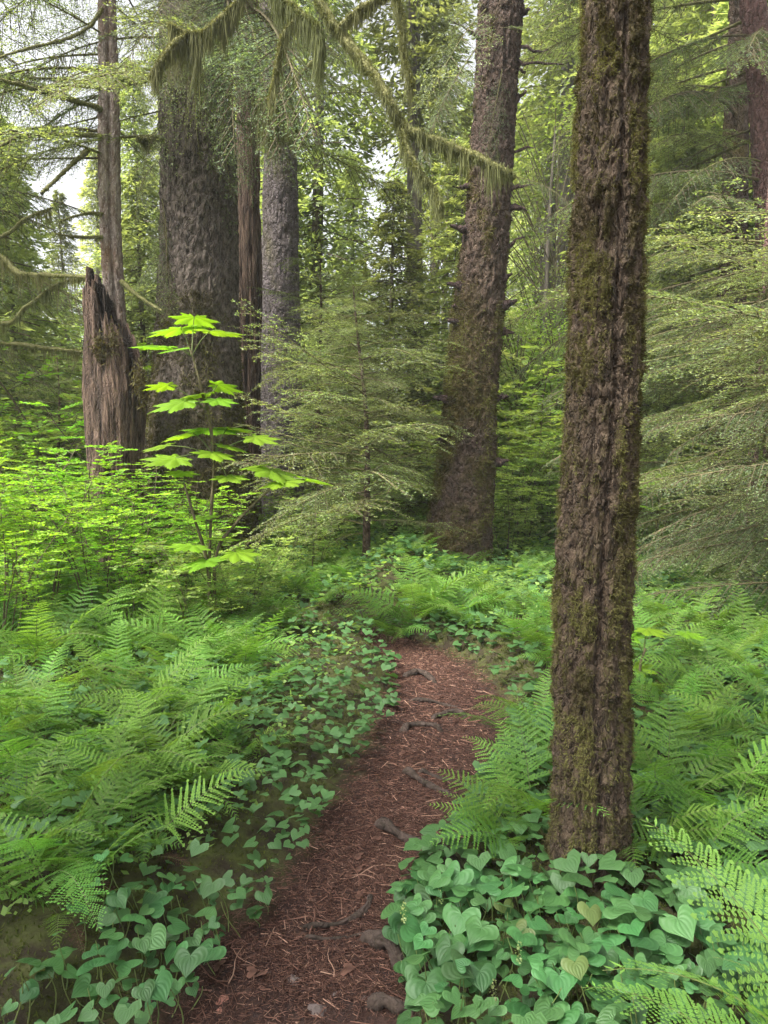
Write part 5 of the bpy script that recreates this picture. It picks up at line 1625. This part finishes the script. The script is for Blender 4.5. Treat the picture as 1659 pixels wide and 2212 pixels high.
LM['the right edge fern'] = Vector((1.55, 2.0))
LM['the two leaved devils club'] = Vector((at(1385, 1430, 3.9).x, 3.9))
def label_by_place(items, desc, group=None, lm=None):
    """items (object, x, y): nearest landmark, the side of it, rank by distance from it"""
    lm = lm or LM
    by = {}
    for o, x, y in items:
        p = Vector((x, y))
        nm = min(lm, key=lambda k: (lm[k] - p).length)
        d = p - lm[nm]
        side = ('right of' if d.x > 0 else 'left of') if abs(d.x) > abs(d.y) else ('behind' if d.y > 0 else 'in front of')
        by.setdefault((nm, side), []).append((d.length, o))
    for (nm, side), L in by.items():
        L.sort(key=lambda t: t[0])
        for k, (dd, o) in enumerate(L):
            o['label'] = '%s %s %s, %s' % (desc, side, nm, ordinal(k) if len(L) > 1 else 'only one there')
            if group: o['group'] = group
COLS = [(-9e9, 232, 'left of the slim conifer'), (232, 430, 'seen past the left side of the widest trunk'), (430, 600, 'seen past the right side of the widest trunk'), (600, 790, 'just right of the lilac grey trunk'), (790, 1000, 'just left of the leaning spruce'),
        (1000, 1150, 'just right of the leaning spruce'), (1150, 1310, 'seen past the left side of the nearest trunk'), (1310, 1480, 'seen past the right side of the nearest trunk'), (1480, 9e9, 'behind the boughs at the right edge')]
def label_by_column(items, desc, group=None):
    by = {}
    for o, x, y in items:
        u = project((x, y, 1.5))[0]
        by.setdefault(next(c[2] for c in COLS if c[0] <= u < c[1]), []).append((y, o))
    for nm, L in by.items():
        L.sort(key=lambda t: t[0])
        for k, (dd, o) in enumerate(L):
            o['label'] = '%s %s, %s' % (desc, nm, ordinal(k) if len(L) > 1 else 'only one there')
            if group: o['group'] = group
label_by_place([(f[0], f[1], f[2]) for f in FERNS if f[0].name.startswith('lady')], 'lacy green fern', 'ferns along the path')
for (o, x, y, s), lb in zip([f for f in FERNS if f[0].name.startswith('pale')], ['pale yellow green fern at the bottom right corner in front of the lilies', 'pale fern at the right edge beside the lily carpet', 'small toothed fern drooping at the bottom left corner']):
    o['label'] = lb
label_by_place([(o, x, y) for o, x, y, n in SHR if n == 'huckleberry_bush'], 'bright small leaved bush')
label_by_column([(o, x, y) for o, x, y, n in SHR if n == 'understory_shrub'], 'fresh green shrub')
label_by_column([(o, x, y) for o, x, y, k in FARS], 'background conifer')
label_by_column(ALD, 'light green broadleaf tree', 'light green broadleaf trees among the conifers')
label_by_place(LILY, 'heart leaved lily', 'lilies beside the lower path')
label_by_place(FALL, 'small dry fallen leaf', 'fallen leaves on the path')
label_by_place(TWIGS, 'thin dry twig on the needles')

# ------------------------------------------------------------------ damp air
mb = MB()
x0, x1, y0, y1, z0_, z1 = -158, 158, -58, 255, -1.6, 24
V = [(x, y, z) for z in (z0_, z1) for y in (y0, y1) for x in (x0, x1)]
mb.add(V, [(0, 2, 3, 1), (4, 5, 7, 6), (0, 1, 5, 4), (2, 6, 7, 3), (0, 4, 6, 2), (1, 3, 7, 5)])
hz = bpy.data.materials.new('damp_air'); hz.use_nodes = True
for n_ in list(hz.node_tree.nodes): hz.node_tree.nodes.remove(n_)
pv = hz.node_tree.nodes.new('ShaderNodeVolumePrincipled'); pv.inputs['Density'].default_value = 0.0014; pv.inputs['Color'].default_value = (0.9, 0.95, 0.95, 1)
ho = hz.node_tree.nodes.new('ShaderNodeOutputMaterial'); hz.node_tree.links.new(pv.outputs[0], ho.inputs['Volume'])
tag(link('haze', mb.mesh('haze', [hz], smooth=False)), 'thin pale damp air filling the forest', kind='stuff')
